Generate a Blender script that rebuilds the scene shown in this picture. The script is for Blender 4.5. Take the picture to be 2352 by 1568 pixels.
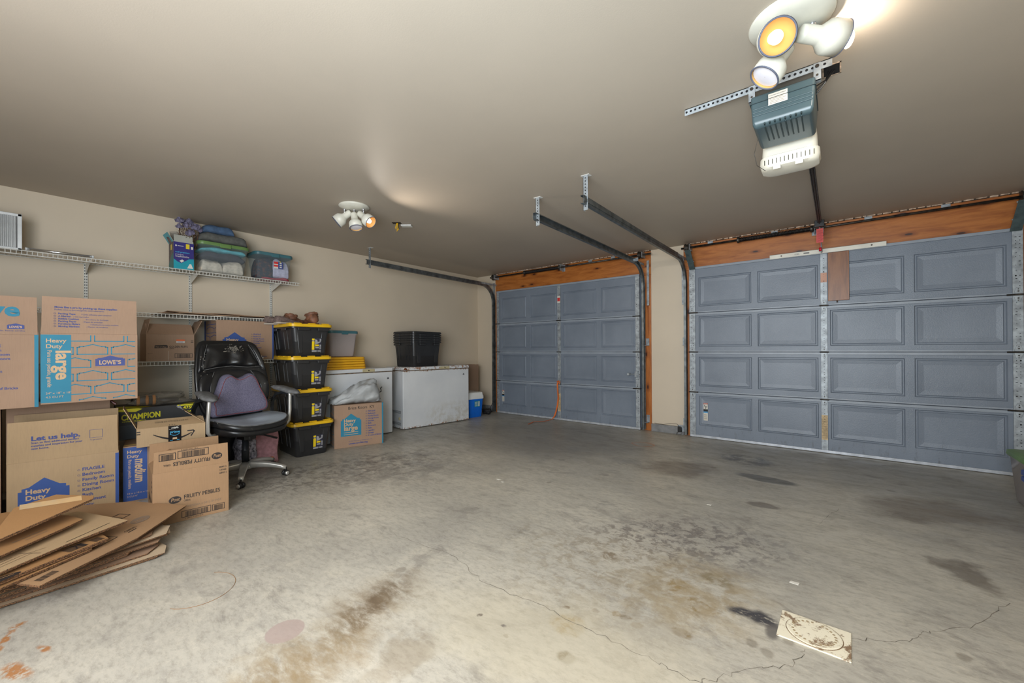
import bpy, bmesh, math, random
from mathutils import Vector, Matrix
C = bpy.context
S = C.scene
for _o in list(bpy.data.objects): bpy.data.objects.remove(_o)
random.seed(4)

# ------------------------------------------------------------------ camera
CAM = Vector((5.193, 0.0, 1.116))
cam_r = Vector((0.78013925, 0.62558124, -0.00555578))
cam_u = Vector((0.00597093, 0.00143469, 0.99998114))
cam_f = Vector((-0.62557741, 0.78015771, 0.00261605))
cd = bpy.data.cameras.new('camera'); cam = bpy.data.objects.new('camera', cd); S.collection.objects.link(cam)
cam.matrix_world = Matrix(((cam_r.x, cam_u.x, -cam_f.x, CAM.x), (cam_r.y, cam_u.y, -cam_f.y, CAM.y), (cam_r.z, cam_u.z, -cam_f.z, CAM.z), (0, 0, 0, 1)))
cd.sensor_width = 36; cd.lens = 930.05 / 2352 * 36; cd.shift_y = (798.63 - 784) / 2352; cd.clip_start = .02; cd.clip_end = 50
S.camera = cam

# ------------------------------------------------------------------ world, lights, exposure
W = bpy.data.worlds.new('world'); S.world = W; W.use_nodes = True
W.node_tree.nodes['Background'].inputs[0].default_value = (.75, .85, 1, 1)
W.node_tree.nodes['Background'].inputs[1].default_value = .02
S.view_settings.view_transform = 'Standard'; S.view_settings.look = 'None'
S.view_settings.exposure = 0.1; S.view_settings.gamma = 1; S.view_settings.use_curve_mapping = False
S.cycles.caustics_reflective = False; S.cycles.caustics_refractive = False; S.cycles.max_bounces = 8
def area(name, loc, target, sx, sy, power, col, spread=180):
    l = bpy.data.lights.new(name, 'AREA'); l.shape = 'RECTANGLE'; l.size = sx; l.size_y = sy; l.energy = power; l.color = col; l.spread = math.radians(spread)
    o = bpy.data.objects.new(name, l); S.collection.objects.link(o); o.location = loc
    o.rotation_euler = (Vector(target) - Vector(loc)).to_track_quat('-Z', 'Y').to_euler(); return o
# added soft fill light with no visible source behind the camera, and the photographer's flash bounced off the ceiling beside it
area('rear_fill_light', (4.4, -1.12, 1.3), (3.6, 3, .9), 2.4, 2.0, 190, (.91, .95, 1))
area('bounced_flash', (5.2, -.4, 1.25), (4.75, .55, 2.44), .9, .9, 60, (.64, .86, 1.0))
BULB = 1.9

# ------------------------------------------------------------------ materials
def lin(c):
    return tuple(((x / 255) / 12.92 if x / 255 <= .04045 else ((x / 255 + .055) / 1.055) ** 2.4) for x in c) + (1,)
_mats = {}
def mat(name, rgb, rough=.6, metal=0, noise=.06, nscale=8, bump=0, bscale=60, spec=.5, coat=0, trans=0, alpha=1, emis=None, stretch=None, rgb2=None, fac=.5, nd=3):
    if name in _mats: return _mats[name]
    m = bpy.data.materials.new(name); m.use_nodes = True; nt = m.node_tree; n = nt.nodes; L = nt.links
    b = n['Principled BSDF']; b.inputs['Roughness'].default_value = rough; b.inputs['Metallic'].default_value = metal
    b.inputs['Specular IOR Level'].default_value = spec; b.inputs['Coat Weight'].default_value = coat
    b.inputs['Transmission Weight'].default_value = trans; b.inputs['Alpha'].default_value = alpha
    base = lin(rgb)
    tc = n.new('ShaderNodeTexCoord'); mp = n.new('ShaderNodeMapping'); L.new(tc.outputs['Object'], mp.inputs[0])
    if stretch: mp.inputs['Scale'].default_value = stretch
    nz = n.new('ShaderNodeTexNoise'); nz.inputs['Scale'].default_value = nscale; nz.inputs['Detail'].default_value = nd; L.new(mp.outputs[0], nz.inputs['Vector'])
    rp = n.new('ShaderNodeValToRGB'); L.new(nz.outputs[0], rp.inputs[0])
    c2 = lin(rgb2) if rgb2 else tuple(max(0, x * (1 - 2.2 * noise)) for x in base[:3]) + (1,)
    c1 = base if rgb2 else tuple(min(1, x * (1 + noise)) for x in base[:3]) + (1,)
    rp.color_ramp.elements[0].position = fac - .2; rp.color_ramp.elements[1].position = fac + .2
    rp.color_ramp.elements[0].color = c2; rp.color_ramp.elements[1].color = c1
    L.new(rp.outputs[0], b.inputs['Base Color'])
    if bump:
        bz = n.new('ShaderNodeTexNoise'); bz.inputs['Scale'].default_value = bscale; bz.inputs['Detail'].default_value = 4; L.new(mp.outputs[0], bz.inputs['Vector'])
        bp = n.new('ShaderNodeBump'); bp.inputs['Strength'].default_value = bump; bp.inputs['Distance'].default_value = .004
        L.new(bz.outputs[0], bp.inputs['Height']); L.new(bp.outputs[0], b.inputs['Normal'])
    if emis:
        b.inputs['Emission Color'].default_value = emis[0]; b.inputs['Emission Strength'].default_value = emis[1]
    _mats[name] = m; return m
class NT:                                   # small node helper for the richer materials
    def __init__(s, name, rough=.6, bump_d=.003):
        s.m = bpy.data.materials.new(name); s.m.use_nodes = True; s.t = s.m.node_tree; s.b = s.t.nodes['Principled BSDF']; s.b.inputs['Roughness'].default_value = rough
        s.tc = s.t.nodes.new('ShaderNodeTexCoord'); _mats[name] = s.m
    def new(s, k, **kw):
        n = s.t.nodes.new(k)
        for a, v in kw.items(): setattr(n, a, v)
        return n
    def map(s, scale=(1, 1, 1), loc=(0, 0, 0), rot=(0, 0, 0), src=None):
        n = s.new('ShaderNodeMapping'); n.inputs['Scale'].default_value = scale; n.inputs['Location'].default_value = loc; n.inputs['Rotation'].default_value = rot
        s.t.links.new(src or s.tc.outputs['Object'], n.inputs[0]); return n.outputs[0]
    def noise(s, vec, scale, detail=4, rough=.55, dist=0):
        n = s.new('ShaderNodeTexNoise'); n.inputs['Scale'].default_value = scale; n.inputs['Detail'].default_value = detail; n.inputs['Roughness'].default_value = rough; n.inputs['Distortion'].default_value = dist
        s.t.links.new(vec, n.inputs['Vector']); return n.outputs[0]
    def ramp(s, v, stops):
        n = s.new('ShaderNodeValToRGB'); e = n.color_ramp.elements
        while len(e) < len(stops): e.new(.5)
        for i, (p, c) in enumerate(stops):
            e[i].position = p; e[i].color = c if len(c) == 4 else tuple(c) + (1,)
        s.t.links.new(v, n.inputs[0]); return n.outputs[0]
    def mr(s, v, a, b, c=0, d=1):
        n = s.new('ShaderNodeMapRange'); n.interpolation_type = 'SMOOTHSTEP'
        for i, x in enumerate((a, b, c, d)): n.inputs[i + 1].default_value = x
        s.t.links.new(v, n.inputs[0]); return n.outputs[0]
    def math(s, op, a, b=0.0):
        n = s.new('ShaderNodeMath', operation=op)
        for i, x in enumerate((a, b)):
            if isinstance(x, (int, float)): n.inputs[i].default_value = x
            else: s.t.links.new(x, n.inputs[i])
        return n.outputs[0]
    def mix(s, f, a, b, mode='MIX'):
        n = s.new('ShaderNodeMix', data_type='RGBA', blend_type=mode)
        for i, x in ((0, f), (6, a), (7, b)):
            if isinstance(x, (int, float)): n.inputs[i].default_value = x
            elif isinstance(x, tuple): n.inputs[i].default_value = x
            else: s.t.links.new(x, n.inputs[i])
        return n.outputs[2]
    def vadd(s, a, b):
        n = s.new('ShaderNodeVectorMath', operation='ADD'); s.t.links.new(a, n.inputs[0])
        if isinstance(b, tuple): n.inputs[1].default_value = b
        else: s.t.links.new(b, n.inputs[1])
        return n.outputs[0]
    def blob(s, vec, c, rx, ry, ang=0, soft=.5):      # 1 inside an ellipse on the floor, 0 outside
        mp = s.new('ShaderNodeMapping'); mp.vector_type = 'TEXTURE'
        mp.inputs['Location'].default_value = (c[0], c[1], 0); mp.inputs['Rotation'].default_value = (0, 0, math.radians(ang)); mp.inputs['Scale'].default_value = (rx, ry, 1)
        s.t.links.new(vec, mp.inputs[0])
        l = s.new('ShaderNodeVectorMath', operation='LENGTH'); s.t.links.new(mp.outputs[0], l.inputs[0])
        return s.mr(l.outputs['Value'], 1, 1 - soft, 0, 1)
    def out(s, col=None, rough=None, bump=None, bstr=.3, bdist=.003):
        if col is not None: s.t.links.new(col, s.b.inputs['Base Color'])
        if rough is not None: s.t.links.new(rough, s.b.inputs['Roughness'])
        if bump is not None:
            b = s.new('ShaderNodeBump'); b.inputs['Strength'].default_value = bstr; b.inputs['Distance'].default_value = bdist
            s.t.links.new(bump, b.inputs['Height']); s.t.links.new(b.outputs[0], s.b.inputs['Normal'])
        return s.m

# ------------------------------------------------------------------ mesh building
class MB:
    def __init__(s): s.v = []; s.f = []; s.mi = []; s.cur = 0; s.sm = []; s.smooth = False
    def add(s, vs, fs):
        b = len(s.v); s.v += [tuple(x) for x in vs]
        for f in fs: s.f.append(tuple(i + b for i in f)); s.mi.append(s.cur); s.sm.append(s.smooth)
    def box(s, x0, y0, z0, x1, y1, z1, M=None):
        p = [Vector(q) for q in ((x0, y0, z0), (x1, y0, z0), (x1, y1, z0), (x0, y1, z0), (x0, y0, z1), (x1, y0, z1), (x1, y1, z1), (x0, y1, z1))]
        if M is not None: p = [M @ q for q in p]
        s.add(p, [(0, 3, 2, 1), (4, 5, 6, 7), (0, 1, 5, 4), (1, 2, 6, 5), (2, 3, 7, 6), (3, 0, 4, 7)])
    def cbox(s, c, d, M=None):
        s.box(c[0] - d[0] / 2, c[1] - d[1] / 2, c[2] - d[2] / 2, c[0] + d[0] / 2, c[1] + d[1] / 2, c[2] + d[2] / 2, M)
    def ring(s, rings, closed=True, cap0=True, cap1=True):       # loft between equal rings
        n = len(rings[0]); vs = [p for r in rings for p in r]; fs = []
        for k in range(len(rings) - 1):
            for i in range(n if closed else n - 1):
                j = (i + 1) % n; fs.append((k * n + i, k * n + j, (k + 1) * n + j, (k + 1) * n + i))
        if cap0: fs.append(tuple(range(n))[::-1])
        if cap1: fs.append(tuple((len(rings) - 1) * n + i for i in range(n)))
        s.add(vs, fs)
    def cyl(s, p0, p1, r0, r1=None, n=16, cap=True):
        p0 = Vector(p0); p1 = Vector(p1); r1 = r0 if r1 is None else r1
        q = (p1 - p0).to_track_quat('Z', 'Y'); a = [Vector((math.cos(6.28318530718 * i / n), math.sin(6.28318530718 * i / n), 0)) for i in range(n)]
        s.ring([[p0 + q @ (x * r0) for x in a], [p1 + q @ (x * r1) for x in a]], True, cap, cap)
    def lathe(s, prof, p0=(0, 0, 0), ax=(0, 0, 1), n=24, cap=True):       # prof: (r, t) along the axis
        p0 = Vector(p0); q = Vector(ax).normalized().to_track_quat('Z', 'Y')
        s.ring([[p0 + q @ Vector((math.cos(6.28318530718 * i / n) * r, math.sin(6.28318530718 * i / n) * r, t)) for i in range(n)] for r, t in prof], True, cap, cap)
    def tube(s, path, r, n=8, cap=True):
        P = [Vector(p) for p in path]; rs = r if isinstance(r, (list, tuple)) else [r] * len(P); rings = []
        t0 = (P[1] - P[0]).normalized(); up = Vector((0, 0, 1)) if abs(t0.z) < .9 else Vector((1, 0, 0)); a = t0.cross(up).normalized()
        for i, p in enumerate(P):
            t = (P[min(i + 1, len(P) - 1)] - P[max(i - 1, 0)]).normalized(); a = (a - t * a.dot(t)).normalized(); b = t.cross(a)
            rings.append([p + (a * math.cos(6.28318530718 * k / n) + b * math.sin(6.28318530718 * k / n)) * rs[i] for k in range(n)])
        s.ring(rings, True, cap, cap)
    def sweep(s, path, prof, side=(1, 0, 0), closed=False):         # prof points (side, normal); path lies in the plane normal to side
        P = [Vector(p) for p in path]; a = Vector(side); rings = []
        for i, p in enumerate(P):
            t = (P[min(i + 1, len(P) - 1)] - P[max(i - 1, 0)]).normalized(); b = a.cross(t).normalized()
            rings.append([p + a * u + b * w for u, w in prof])
        s.ring(rings, closed, False, False)
    def poly(s, pts): s.add(pts, [tuple(range(len(pts)))])
    def slab(s, pts, t, up=(0, 0, 1)):                             # polygon given thickness downward
        u = Vector(up) * t; n = len(pts); top = [Vector(p) for p in pts]; bot = [p - u for p in top]
        s.add(top + bot, [tuple(range(n)), tuple(range(2 * n - 1, n - 1, -1))] + [(i, i + n, (i + 1) % n + n, (i + 1) % n) for i in range(n)])
    def obj(s, name, mats, parent=None, bevel=0, seg=2, sub=0, solid=0, loc=None, rz=None, auto=None):
        me = bpy.data.meshes.new(name); me.from_pydata([tuple(v) for v in s.v], [], s.f)
        if not isinstance(mats, (list, tuple)): mats = [mats]
        for m in mats: me.materials.append(m)
        for i, p in enumerate(me.polygons): p.material_index = s.mi[i]; p.use_smooth = s.sm[i]
        bm = bmesh.new(); bm.from_mesh(me); bmesh.ops.recalc_face_normals(bm, faces=bm.faces); bm.to_mesh(me); bm.free()
        me.update(); o = bpy.data.objects.new(name, me); S.collection.objects.link(o)
        if parent is not None: o.parent = parent
        if loc is not None: o.location = loc
        if rz is not None: o.rotation_euler = (0, 0, rz)
        if solid:
            k = o.modifiers.new('solid', 'SOLIDIFY'); k.thickness = solid; k.offset = 0
        if sub:
            k = o.modifiers.new('sub', 'SUBSURF'); k.levels = sub; k.render_levels = sub
        if bevel:
            k = o.modifiers.new('bev', 'BEVEL'); k.width = bevel; k.segments = seg; k.limit_method = 'ANGLE'; k.angle_limit = math.radians(35)
            for p in me.polygons: p.use_smooth = True
            k.harden_normals = True
        return o
def empty(name, loc=(0, 0, 0), rz=0, label=None, cat=None, group=None, kind=None):
    o = bpy.data.objects.new(name, None); S.collection.objects.link(o); o.location = loc; o.rotation_euler = (0, 0, rz); o.empty_display_size = .05
    return tag(o, label, cat, group, kind)
def tag(o, label=None, cat=None, group=None, kind=None):
    for k, v in (('label', label), ('category', cat), ('group', group), ('kind', kind)):
        if v: o[k] = v
    return o
def dup_tree(o, parent=None, keep=True):
    c = o.copy(); S.collection.objects.link(c); c.parent = parent
    for ch in list(o.children): dup_tree(ch, c)
    return c
_vg = {}
def glyphs(body, bold):
    k = (body, bold)
    if k not in _vg:
        cu = bpy.data.curves.new('lettering', 'FONT'); cu.body = body; cu.size = 1; cu.offset = bold; cu.resolution_u = 3; cu.fill_mode = 'FRONT'
        o = bpy.data.objects.new('lettering', cu); S.collection.objects.link(o); C.view_layer.update()
        me = bpy.data.meshes.new_from_object(o.evaluated_get(C.evaluated_depsgraph_get()))
        _vg[k] = ([v.co.copy() for v in me.vertices], [tuple(p.vertices) for p in me.polygons])
        bpy.data.objects.remove(o); bpy.data.meshes.remove(me); bpy.data.curves.remove(cu)
    return _vg[k]
class Print:                                                     # flat print on a face: origin O, right u, up v, outward n
    def __init__(s, O, u, v, lift=.0008):
        s.O = Vector(O); s.u = Vector(u).normalized(); s.v = Vector(v).normalized(); s.n = s.u.cross(s.v).normalized(); s.mb = MB(); s.mats = []; s.lay = 0; s.lift = lift
    def m(s, mt):
        if mt not in s.mats: s.mats.append(mt)
        s.mb.cur = s.mats.index(mt)
    def P(s, x, y, k): return s.O + s.u * x + s.v * y + s.n * (s.lift + .0004 * k)
    def poly(s, pts, mt, k=0): s.m(mt); s.mb.poly([s.P(x, y, k) for x, y in pts])
    def rect(s, x, y, w, h, mt, k=0): s.poly([(x, y), (x + w, y), (x + w, y + h), (x, y + h)], mt, k)
    def line(s, pts, w, mt, k=0):
        for (a, b) in zip(pts[:-1], pts[1:]):
            A = Vector(a); B = Vector(b); d = (B - A); l = d.length
            if l < 1e-6: continue
            d /= l; nn = Vector((-d.y, d.x)) * w / 2; e = d * w * .5
            s.poly([tuple(A - e - nn), tuple(B + e - nn), tuple(B + e + nn), tuple(A - e + nn)], mt, k)
    def text(s, body, x, y, size, mt, bold=.012, rot=0, sx=1, k=1, slant=0, width=None, shear=0):
        s.m(mt); vs, fs = glyphs(body, bold)
        if not vs: return
        if width: sx = width / (max(v.x for v in vs) * size)
        c, si = math.cos(math.radians(rot)), math.sin(math.radians(rot))
        out = []
        for v in vs:
            a = (v.x + v.y * slant) * size * sx; b = v.y * size + a * shear; out.append(s.P(x + a * c - b * si, y + a * si + b * c, k))
        s.mb.add(out, fs)
    def ell(s, cx, cy, rx, ry, mt, k=0, n=28, rot=0):
        c, si = math.cos(math.radians(rot)), math.sin(math.radians(rot)); pts = []
        for i in range(n):
            a = 6.28318530718 * i / n; X = rx * math.cos(a); Y = ry * math.sin(a); pts.append((cx + X * c - Y * si, cy + X * si + Y * c))
        s.poly(pts, mt, k)
    def ringe(s, cx, cy, rx, ry, w, mt, k=0, n=14):
        s.line([(cx + rx * math.cos(6.28318530718 * i / n), cy + ry * math.sin(6.28318530718 * i / n)) for i in range(n + 1)], w, mt, k)
    def bars(s, x, y, w, h, mt, k=0, seed=1, frame=True):
        R = random.Random(seed)
        if frame: s.line([(x, y), (x + w, y), (x + w, y + h), (x, y + h), (x, y)], h * .08, mt, k)
        p = x + w * .12
        while p < x + w * .88:
            b = R.choice((.006, .012, .018)) * w; s.rect(p, y + h * .02, b, h * .84, mt, k); p += b + R.choice((.008, .014)) * w
    def obj(s, name, parent):
        return s.mb.obj(name, s.mats, parent)
def sup(w, d, e=4, n=32, cx=0, cy=0, z=0):                       # superellipse ring
    r = []
    for i in range(n):
        a = 6.28318530718 * (i + .5) / n; c, k = math.cos(a), math.sin(a)
        r.append(Vector((cx + w / 2 * math.copysign(abs(c) ** (2 / e), c), cy + d / 2 * math.copysign(abs(k) ** (2 / e), k), z)))
    return r
def rrect(w, d, r, z=0, cx=0, cy=0, n=5):
    out = []
    for (sx, sy, a0) in ((1, 1, 0), (-1, 1, 90), (-1, -1, 180), (1, -1, 270)):
        for i in range(n + 1):
            a = math.radians(a0 + 90 * i / n); out.append(Vector((cx + sx * (w / 2 - r) + r * math.cos(a), cy + sy * (d / 2 - r) + r * math.sin(a), z)))
    return out
def puff(mb, outline, thick, M=None, rings=7, back=.35, power=2.0, disp=None):     # cushion from a 2D outline; local x,y outline, z out
    n = len(outline); cx = sum(p[0] for p in outline) / n; cy = sum(p[1] for p in outline) / n
    R = []; lst = [(1 - k / rings, 1) for k in range(rings)]
    front = []
    for k in range(rings):
        t = 1 - (k / rings); f = (1 - t ** power) ** .5 if t < 1 else 0
        front.append([Vector((cx + (p[0] - cx) * t, cy + (p[1] - cy) * t, thick * f)) for p in outline])
    backr = []
    for k in range(rings - 1, 0, -1):
        t = 1 - (k / rings); f = (1 - t ** power) ** .5
        backr.append([Vector((cx + (p[0] - cx) * t, cy + (p[1] - cy) * t, -thick * back * f)) for p in outline])
    rg = backr + front
    if disp: rg = [[disp(p) for p in r] for r in rg]
    if M is not None: rg = [[M @ p for p in r] for r in rg]
    mb.ring(rg)
def smooth_outline(pts, n=6):                                     # closed Catmull-Rom
    out = []; N = len(pts)
    for i in range(N):
        p0, p1, p2, p3 = (Vector(pts[(i + k - 1) % N]) for k in range(4))
        for j in range(n):
            t = j / n; out.append(tuple(.5 * ((2 * p1) + (p2 - p0) * t + (2 * p0 - 5 * p1 + 4 * p2 - p3) * t * t + (3 * p1 - p0 - 3 * p2 + p3) * t ** 3)))
    return out
def frame(o, x, y):                                               # matrix with columns x, y, x×y at o
    x = Vector(x).normalized(); y = Vector(y); z = x.cross(y).normalized(); y = z.cross(x)
    return Matrix(((x.x, y.x, z.x, o[0]), (x.y, y.y, z.y, o[1]), (x.z, y.z, z.z, o[2]), (0, 0, 0, 1)))
from mathutils import noise as mn

# ------------------------------------------------------------------ surface materials
def wall_paint(name, rgb):
    k = NT(name, .55); a = k.noise(k.tc.outputs['Object'], 1.3, 3); c = k.ramp(a, [(.3, tuple(x * .93 for x in lin(rgb)[:3])), (.7, lin(rgb))])
    f = k.noise(k.map(scale=(1, 1, 1)), 9, 5, .7); c = k.mix(k.mr(f, .68, .8, 0, .18), c, lin((130, 112, 88)))
    return k.out(c, bump=k.noise(k.tc.outputs['Object'], 160, 3), bstr=.12, bdist=.002)
M_wall = wall_paint('beige wall paint', (208, 193, 171))
M_ceil = wall_paint('greige ceiling paint', (177, 165, 150))
M_trimwood = None
def wood(name, a, b, axis='X', knots=True):
    k = NT(name, .38); st = {'X': (1.2, 9, 9), 'Z': (9, 9, 1.2)}[axis]
    v = k.map(scale=st); g = k.noise(v, 3.0, 6, .6, .6)
    c = k.ramp(g, [(.32, lin(b)), (.55, lin(a)), (.75, lin(tuple(min(255, x + 12) for x in a)))])
    g2 = k.noise(k.map(scale=tuple(x * 4 for x in st)), 6, 3); c = k.mix(k.mr(g2, .45, .75, 0, .25), c, lin(b))
    if knots:
        vo = k.new('ShaderNodeTexVoronoi', voronoi_dimensions='2D'); vo.inputs['Scale'].default_value = 1; sx = k.new('ShaderNodeSeparateXYZ'); k.t.links.new(k.map(scale={'X': (1.7, 1, 5), 'Z': (5, 1, 1.7)}[axis]), sx.inputs[0]); cb = k.new('ShaderNodeCombineXYZ'); k.t.links.new(sx.outputs[0], cb.inputs[0]); k.t.links.new(sx.outputs[2], cb.inputs[1]); k.t.links.new(cb.outputs[0], vo.inputs['Vector'])
        d = vo.outputs['Distance']; c = k.mix(k.math('MULTIPLY', k.mr(d, .16, .05), .8), c, lin((126, 66, 26))); c = k.mix(k.mr(d, .06, .035), c, lin((58, 26, 12)))
    return k.out(c, bump=g, bstr=.1)
M_beam = wood('varnished pine', (176, 106, 46), (146, 80, 30))
M_jamb = wood('varnished pine upright', (176, 104, 46), (144, 78, 32), 'Z')
M_board = wood('brown pine board', (134, 84, 44), (108, 62, 30), 'Z', True)

def floor_mat():
    k = NT('stained concrete', .42); v0 = k.tc.outputs['Object']
    wob = k.new('ShaderNodeTexNoise'); wob.inputs['Scale'].default_value = 3.2; wob.inputs['Detail'].default_value = 6; wob.inputs['Roughness'].default_value = .62; k.t.links.new(v0, wob.inputs['Vector'])
    sub = k.vadd(wob.outputs['Color'], (-.5, -.5, -.5)); sc = k.new('ShaderNodeVectorMath', operation='SCALE'); sc.inputs['Scale'].default_value = .55; k.t.links.new(sub, sc.inputs[0])
    v = k.vadd(v0, sc.outputs[0])
    sc2 = k.new('ShaderNodeVectorMath', operation='SCALE'); sc2.inputs['Scale'].default_value = .12; k.t.links.new(sub, sc2.inputs[0]); vs = k.vadd(v0, sc2.outputs[0])
    big = k.noise(v0, .9, 5, .6, .4); c = k.ramp(big, [(.3, lin((158, 154, 145))), (.5, lin((178, 173, 161))), (.7, lin((192, 186, 172)))])
    med = k.noise(k.map(scale=(1, 2.2, 1), rot=(0, 0, .5)), 4, 8, .68, .5); c = k.mix(k.mr(med, .45, .75, 0, .42), c, lin((124, 120, 114)))
    med2 = k.noise(k.map(loc=(5, 3, 0)), 6, 8, .7, .3); c = k.mix(k.mr(med2, .5, .75, 0, .5), c, lin((196, 189, 172)))
    fine = k.noise(k.map(scale=(1, 2.4, 1), rot=(0, 0, -.6)), 17, 10, .78); c = k.mix(k.mr(fine, .42, .72, 0, .6), c, lin((118, 112, 103)))
    fine2 = k.noise(v0, 60, 5, .8); c = k.mix(k.mr(fine2, .5, .75, 0, .45), c, lin((204, 196, 178))); sm = k.noise(k.map(scale=(1, 1.8, 1), rot=(0, 0, .3), loc=(3, 3, 0)), 2.6, 9, .74, .8); c = k.mix(k.mr(sm, .53, .68, 0, .5), c, lin((116, 111, 105)))
    def st(c, cen, rx, ry, ang, col, amt, soft=.6, sharp=False, patch=None):
        m = k.blob(vs if sharp else v, cen, rx, ry, ang, soft)
        if patch is not None: m = k.math('MULTIPLY', m, patch)
        return k.mix(k.math('MULTIPLY', m, amt), c, lin(col))
    patch = k.mr(k.noise(k.map(loc=(2, 9, 0)), 7, 6, .7, .4), .38, .6); patch2 = k.mr(k.noise(k.map(loc=(7, 1, 0)), 13, 5, .7, .4), .46, .6)
    patch4 = k.mr(k.noise(k.map(scale=(1, 2, 1)), 26, 6, .75, .3), .32, .5)
    patch3 = k.mr(k.noise(k.map(scale=(1, 2.6, 1), rot=(0, 0, -.66), loc=(1, 4, 0)), 5, 8, .72, .3), .3, .62)
    # broad darker patches toward the doors and around the freezers
    c = st(c, (2.2, 4.2), 1.9, 1.4, 20, (104, 101, 98), .55); c = st(c, (1.9, 2.3), 1.0, .8, 60, (100, 95, 90), .5, patch=patch)
    c = st(c, (1.6, 1.9), .6, 1.5, -15, (78, 72, 66), .5, patch=patch2)
    c = st(c, (5.2, 4.7), 2.2, .8, 0, (112, 111, 108), .35)
    c = st(c, (5.71, 3.9), .45, .36, 20, (100, 88, 74), .6); c = st(c, (5.68, 2.95), .14, .2, 20, (92, 82, 70), .7)
    c = st(c, (4.05, 3.9), .42, .4, 0, (100, 90, 80), .7); c = st(c, (4.49, 4.6), .3, .22, -15, (76, 76, 76), .75, .4, True, patch)
    c = st(c, (4.72, 4.02), .26, .1, -8, (76, 75, 72), .75, .35, True); c = st(c, (4.78, 3.34), .13, .07, 0, (98, 88, 78), .7, .4, True)
    # oil and yellow-brown stains in front
    c = st(c, (3.62, .95), .24, .5, 4, (128, 108, 74), .85, .95, False, patch3); c = st(c, (3.60, 1.06), .15, .30, 4, (88, 72, 54), .85, .95, False, patch3)
    c = st(c, (3.72, .55), .24, .5, 8, (134, 112, 76), .85, .9, False, patch3)
    c = st(c, (4.65, 1.98), .45, .45, 0, (140, 120, 82), .55, .7, False, patch); c = st(c, (4.5, 2.5), .75, .5, 30, (104, 98, 94), .75, .7, False, patch2)
    c = st(c, (4.35, 1.3), .8, .4, 10, (186, 176, 152), .45); c = st(c, (4.25, 1.9), .9, .6, 0, (120, 104, 76), .4, .8, False, patch2)
    c = st(c, (3.95, .9), .12, .2, 0, (132, 118, 96), .5)
    # dark splash beside the cover
    c = st(c, (4.945, 1.935), .09, .07, 0, (52, 52, 58), .95, .6, True, patch4); c = st(c, (4.86, 1.945), .07, .05, 10, (54, 54, 60), .95, .6, True, patch4); c = st(c, (4.99, 1.87), .04, .07, 0, (84, 80, 78), .8, .5, True)
    for cx, cy, r_, col, am in ((4.019, 1.249, .016, (92, 80, 72), .8), (4.143, 1.254, .014, (96, 88, 84), .8), (4.186, 1.206, .016, (130, 118, 96), .7), (4.267, 1.51, .018, (112, 94, 72), .7), (4.384, 1.561, .02, (118, 100, 72), .7), (4.47, 1.604, .028, (134, 114, 78), .7), (4.512, 1.609, .03, (110, 94, 72), .7), (4.57, 1.588, .03, (128, 110, 76), .7), (4.709, 1.66, .05, (120, 102, 70), .8), (4.10, 1.958, .03, (112, 100, 84), .7), (4.225, 2.016, .06, (120, 106, 86), .7), (4.334, 2.403, .05, (96, 92, 92), .7), (4.411, 2.478, .05, (92, 90, 92), .7), (4.43, 1.266, .05, (130, 118, 90), .7), (4.61, 1.972, .09, (136, 114, 72), .8), (4.725, 2.131, .08, (120, 106, 76), .7), (4.713, 1.868, .10, (132, 112, 74), .8), (3.026, 3.492, .05, (84, 80, 76), .7), (3.59, 3.304, .05, (110, 104, 98), .6), (4.35, 1.42, .10, (150, 126, 70), .4)):
        c = st(c, (cx, cy), r_, r_ * .8, 0, col, am, .45, True, k.math('ADD', k.math('MULTIPLY', patch2, .6), .4))
    # purple disc
    c = st(c, (3.475, .69), .075, .075, 0, (160, 128, 128), .85, .12, False) if False else k.mix(k.math('MULTIPLY', k.blob(v0, (3.475, .69), .072, .074, 0, .1), .8), c, lin((158, 140, 134)))
    # rust
    for cx, cy, rx, ry, an in ((2.70, -.02, .16, .018, -15), (2.59, .02, .045, .025, -60), (2.86, .085, .05, .02, 20), (2.95, .02, .1, .03, 10), (2.8, -.06, .1, .05, 0), (3.0, -.03, .05, .03, 0)):
        c = st(c, (cx, cy), rx, ry, an, (158, 100, 40), .85, .6, True, k.mr(k.noise(v0, 26, 4, .7), .4, .55))
    # orange rust ring and specks near the pier
    rg = k.math('MULTIPLY', k.blob(vs, (3.43, 4.62), .15, .12, 0, .25), k.math('SUBTRACT', 1.0, k.blob(vs, (3.43, 4.62), .13, .1, 0, .3)))
    c = k.mix(k.math('MULTIPLY', rg, .8), c, lin((176, 112, 66)))
    c = st(c, (3.5, 5.1), .6, .25, 0, (160, 112, 74), .5, .7, True, k.mr(k.noise(v0, 16, 5, .7), .55, .62))
    # dark specks and pits
    vo = k.new('ShaderNodeTexVoronoi'); vo.inputs['Scale'].default_value = 4.2; k.t.links.new(vs, vo.inputs['Vector'])
    sp = k.math('MULTIPLY', k.mr(vo.outputs['Distance'], .13, .07), k.mr(k.noise(v0, 1.7, 2), .52, .62)); c = k.mix(k.math('MULTIPLY', sp, .45), c, lin((96, 86, 72)))
    rough = k.mr(med, .3, .7, .3, .55)
    return k.out(c, rough, bump=k.math('ADD', fine, k.math('MULTIPLY', fine2, .5)), bstr=.12, bdist=.003)
M_floor = floor_mat()

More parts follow.
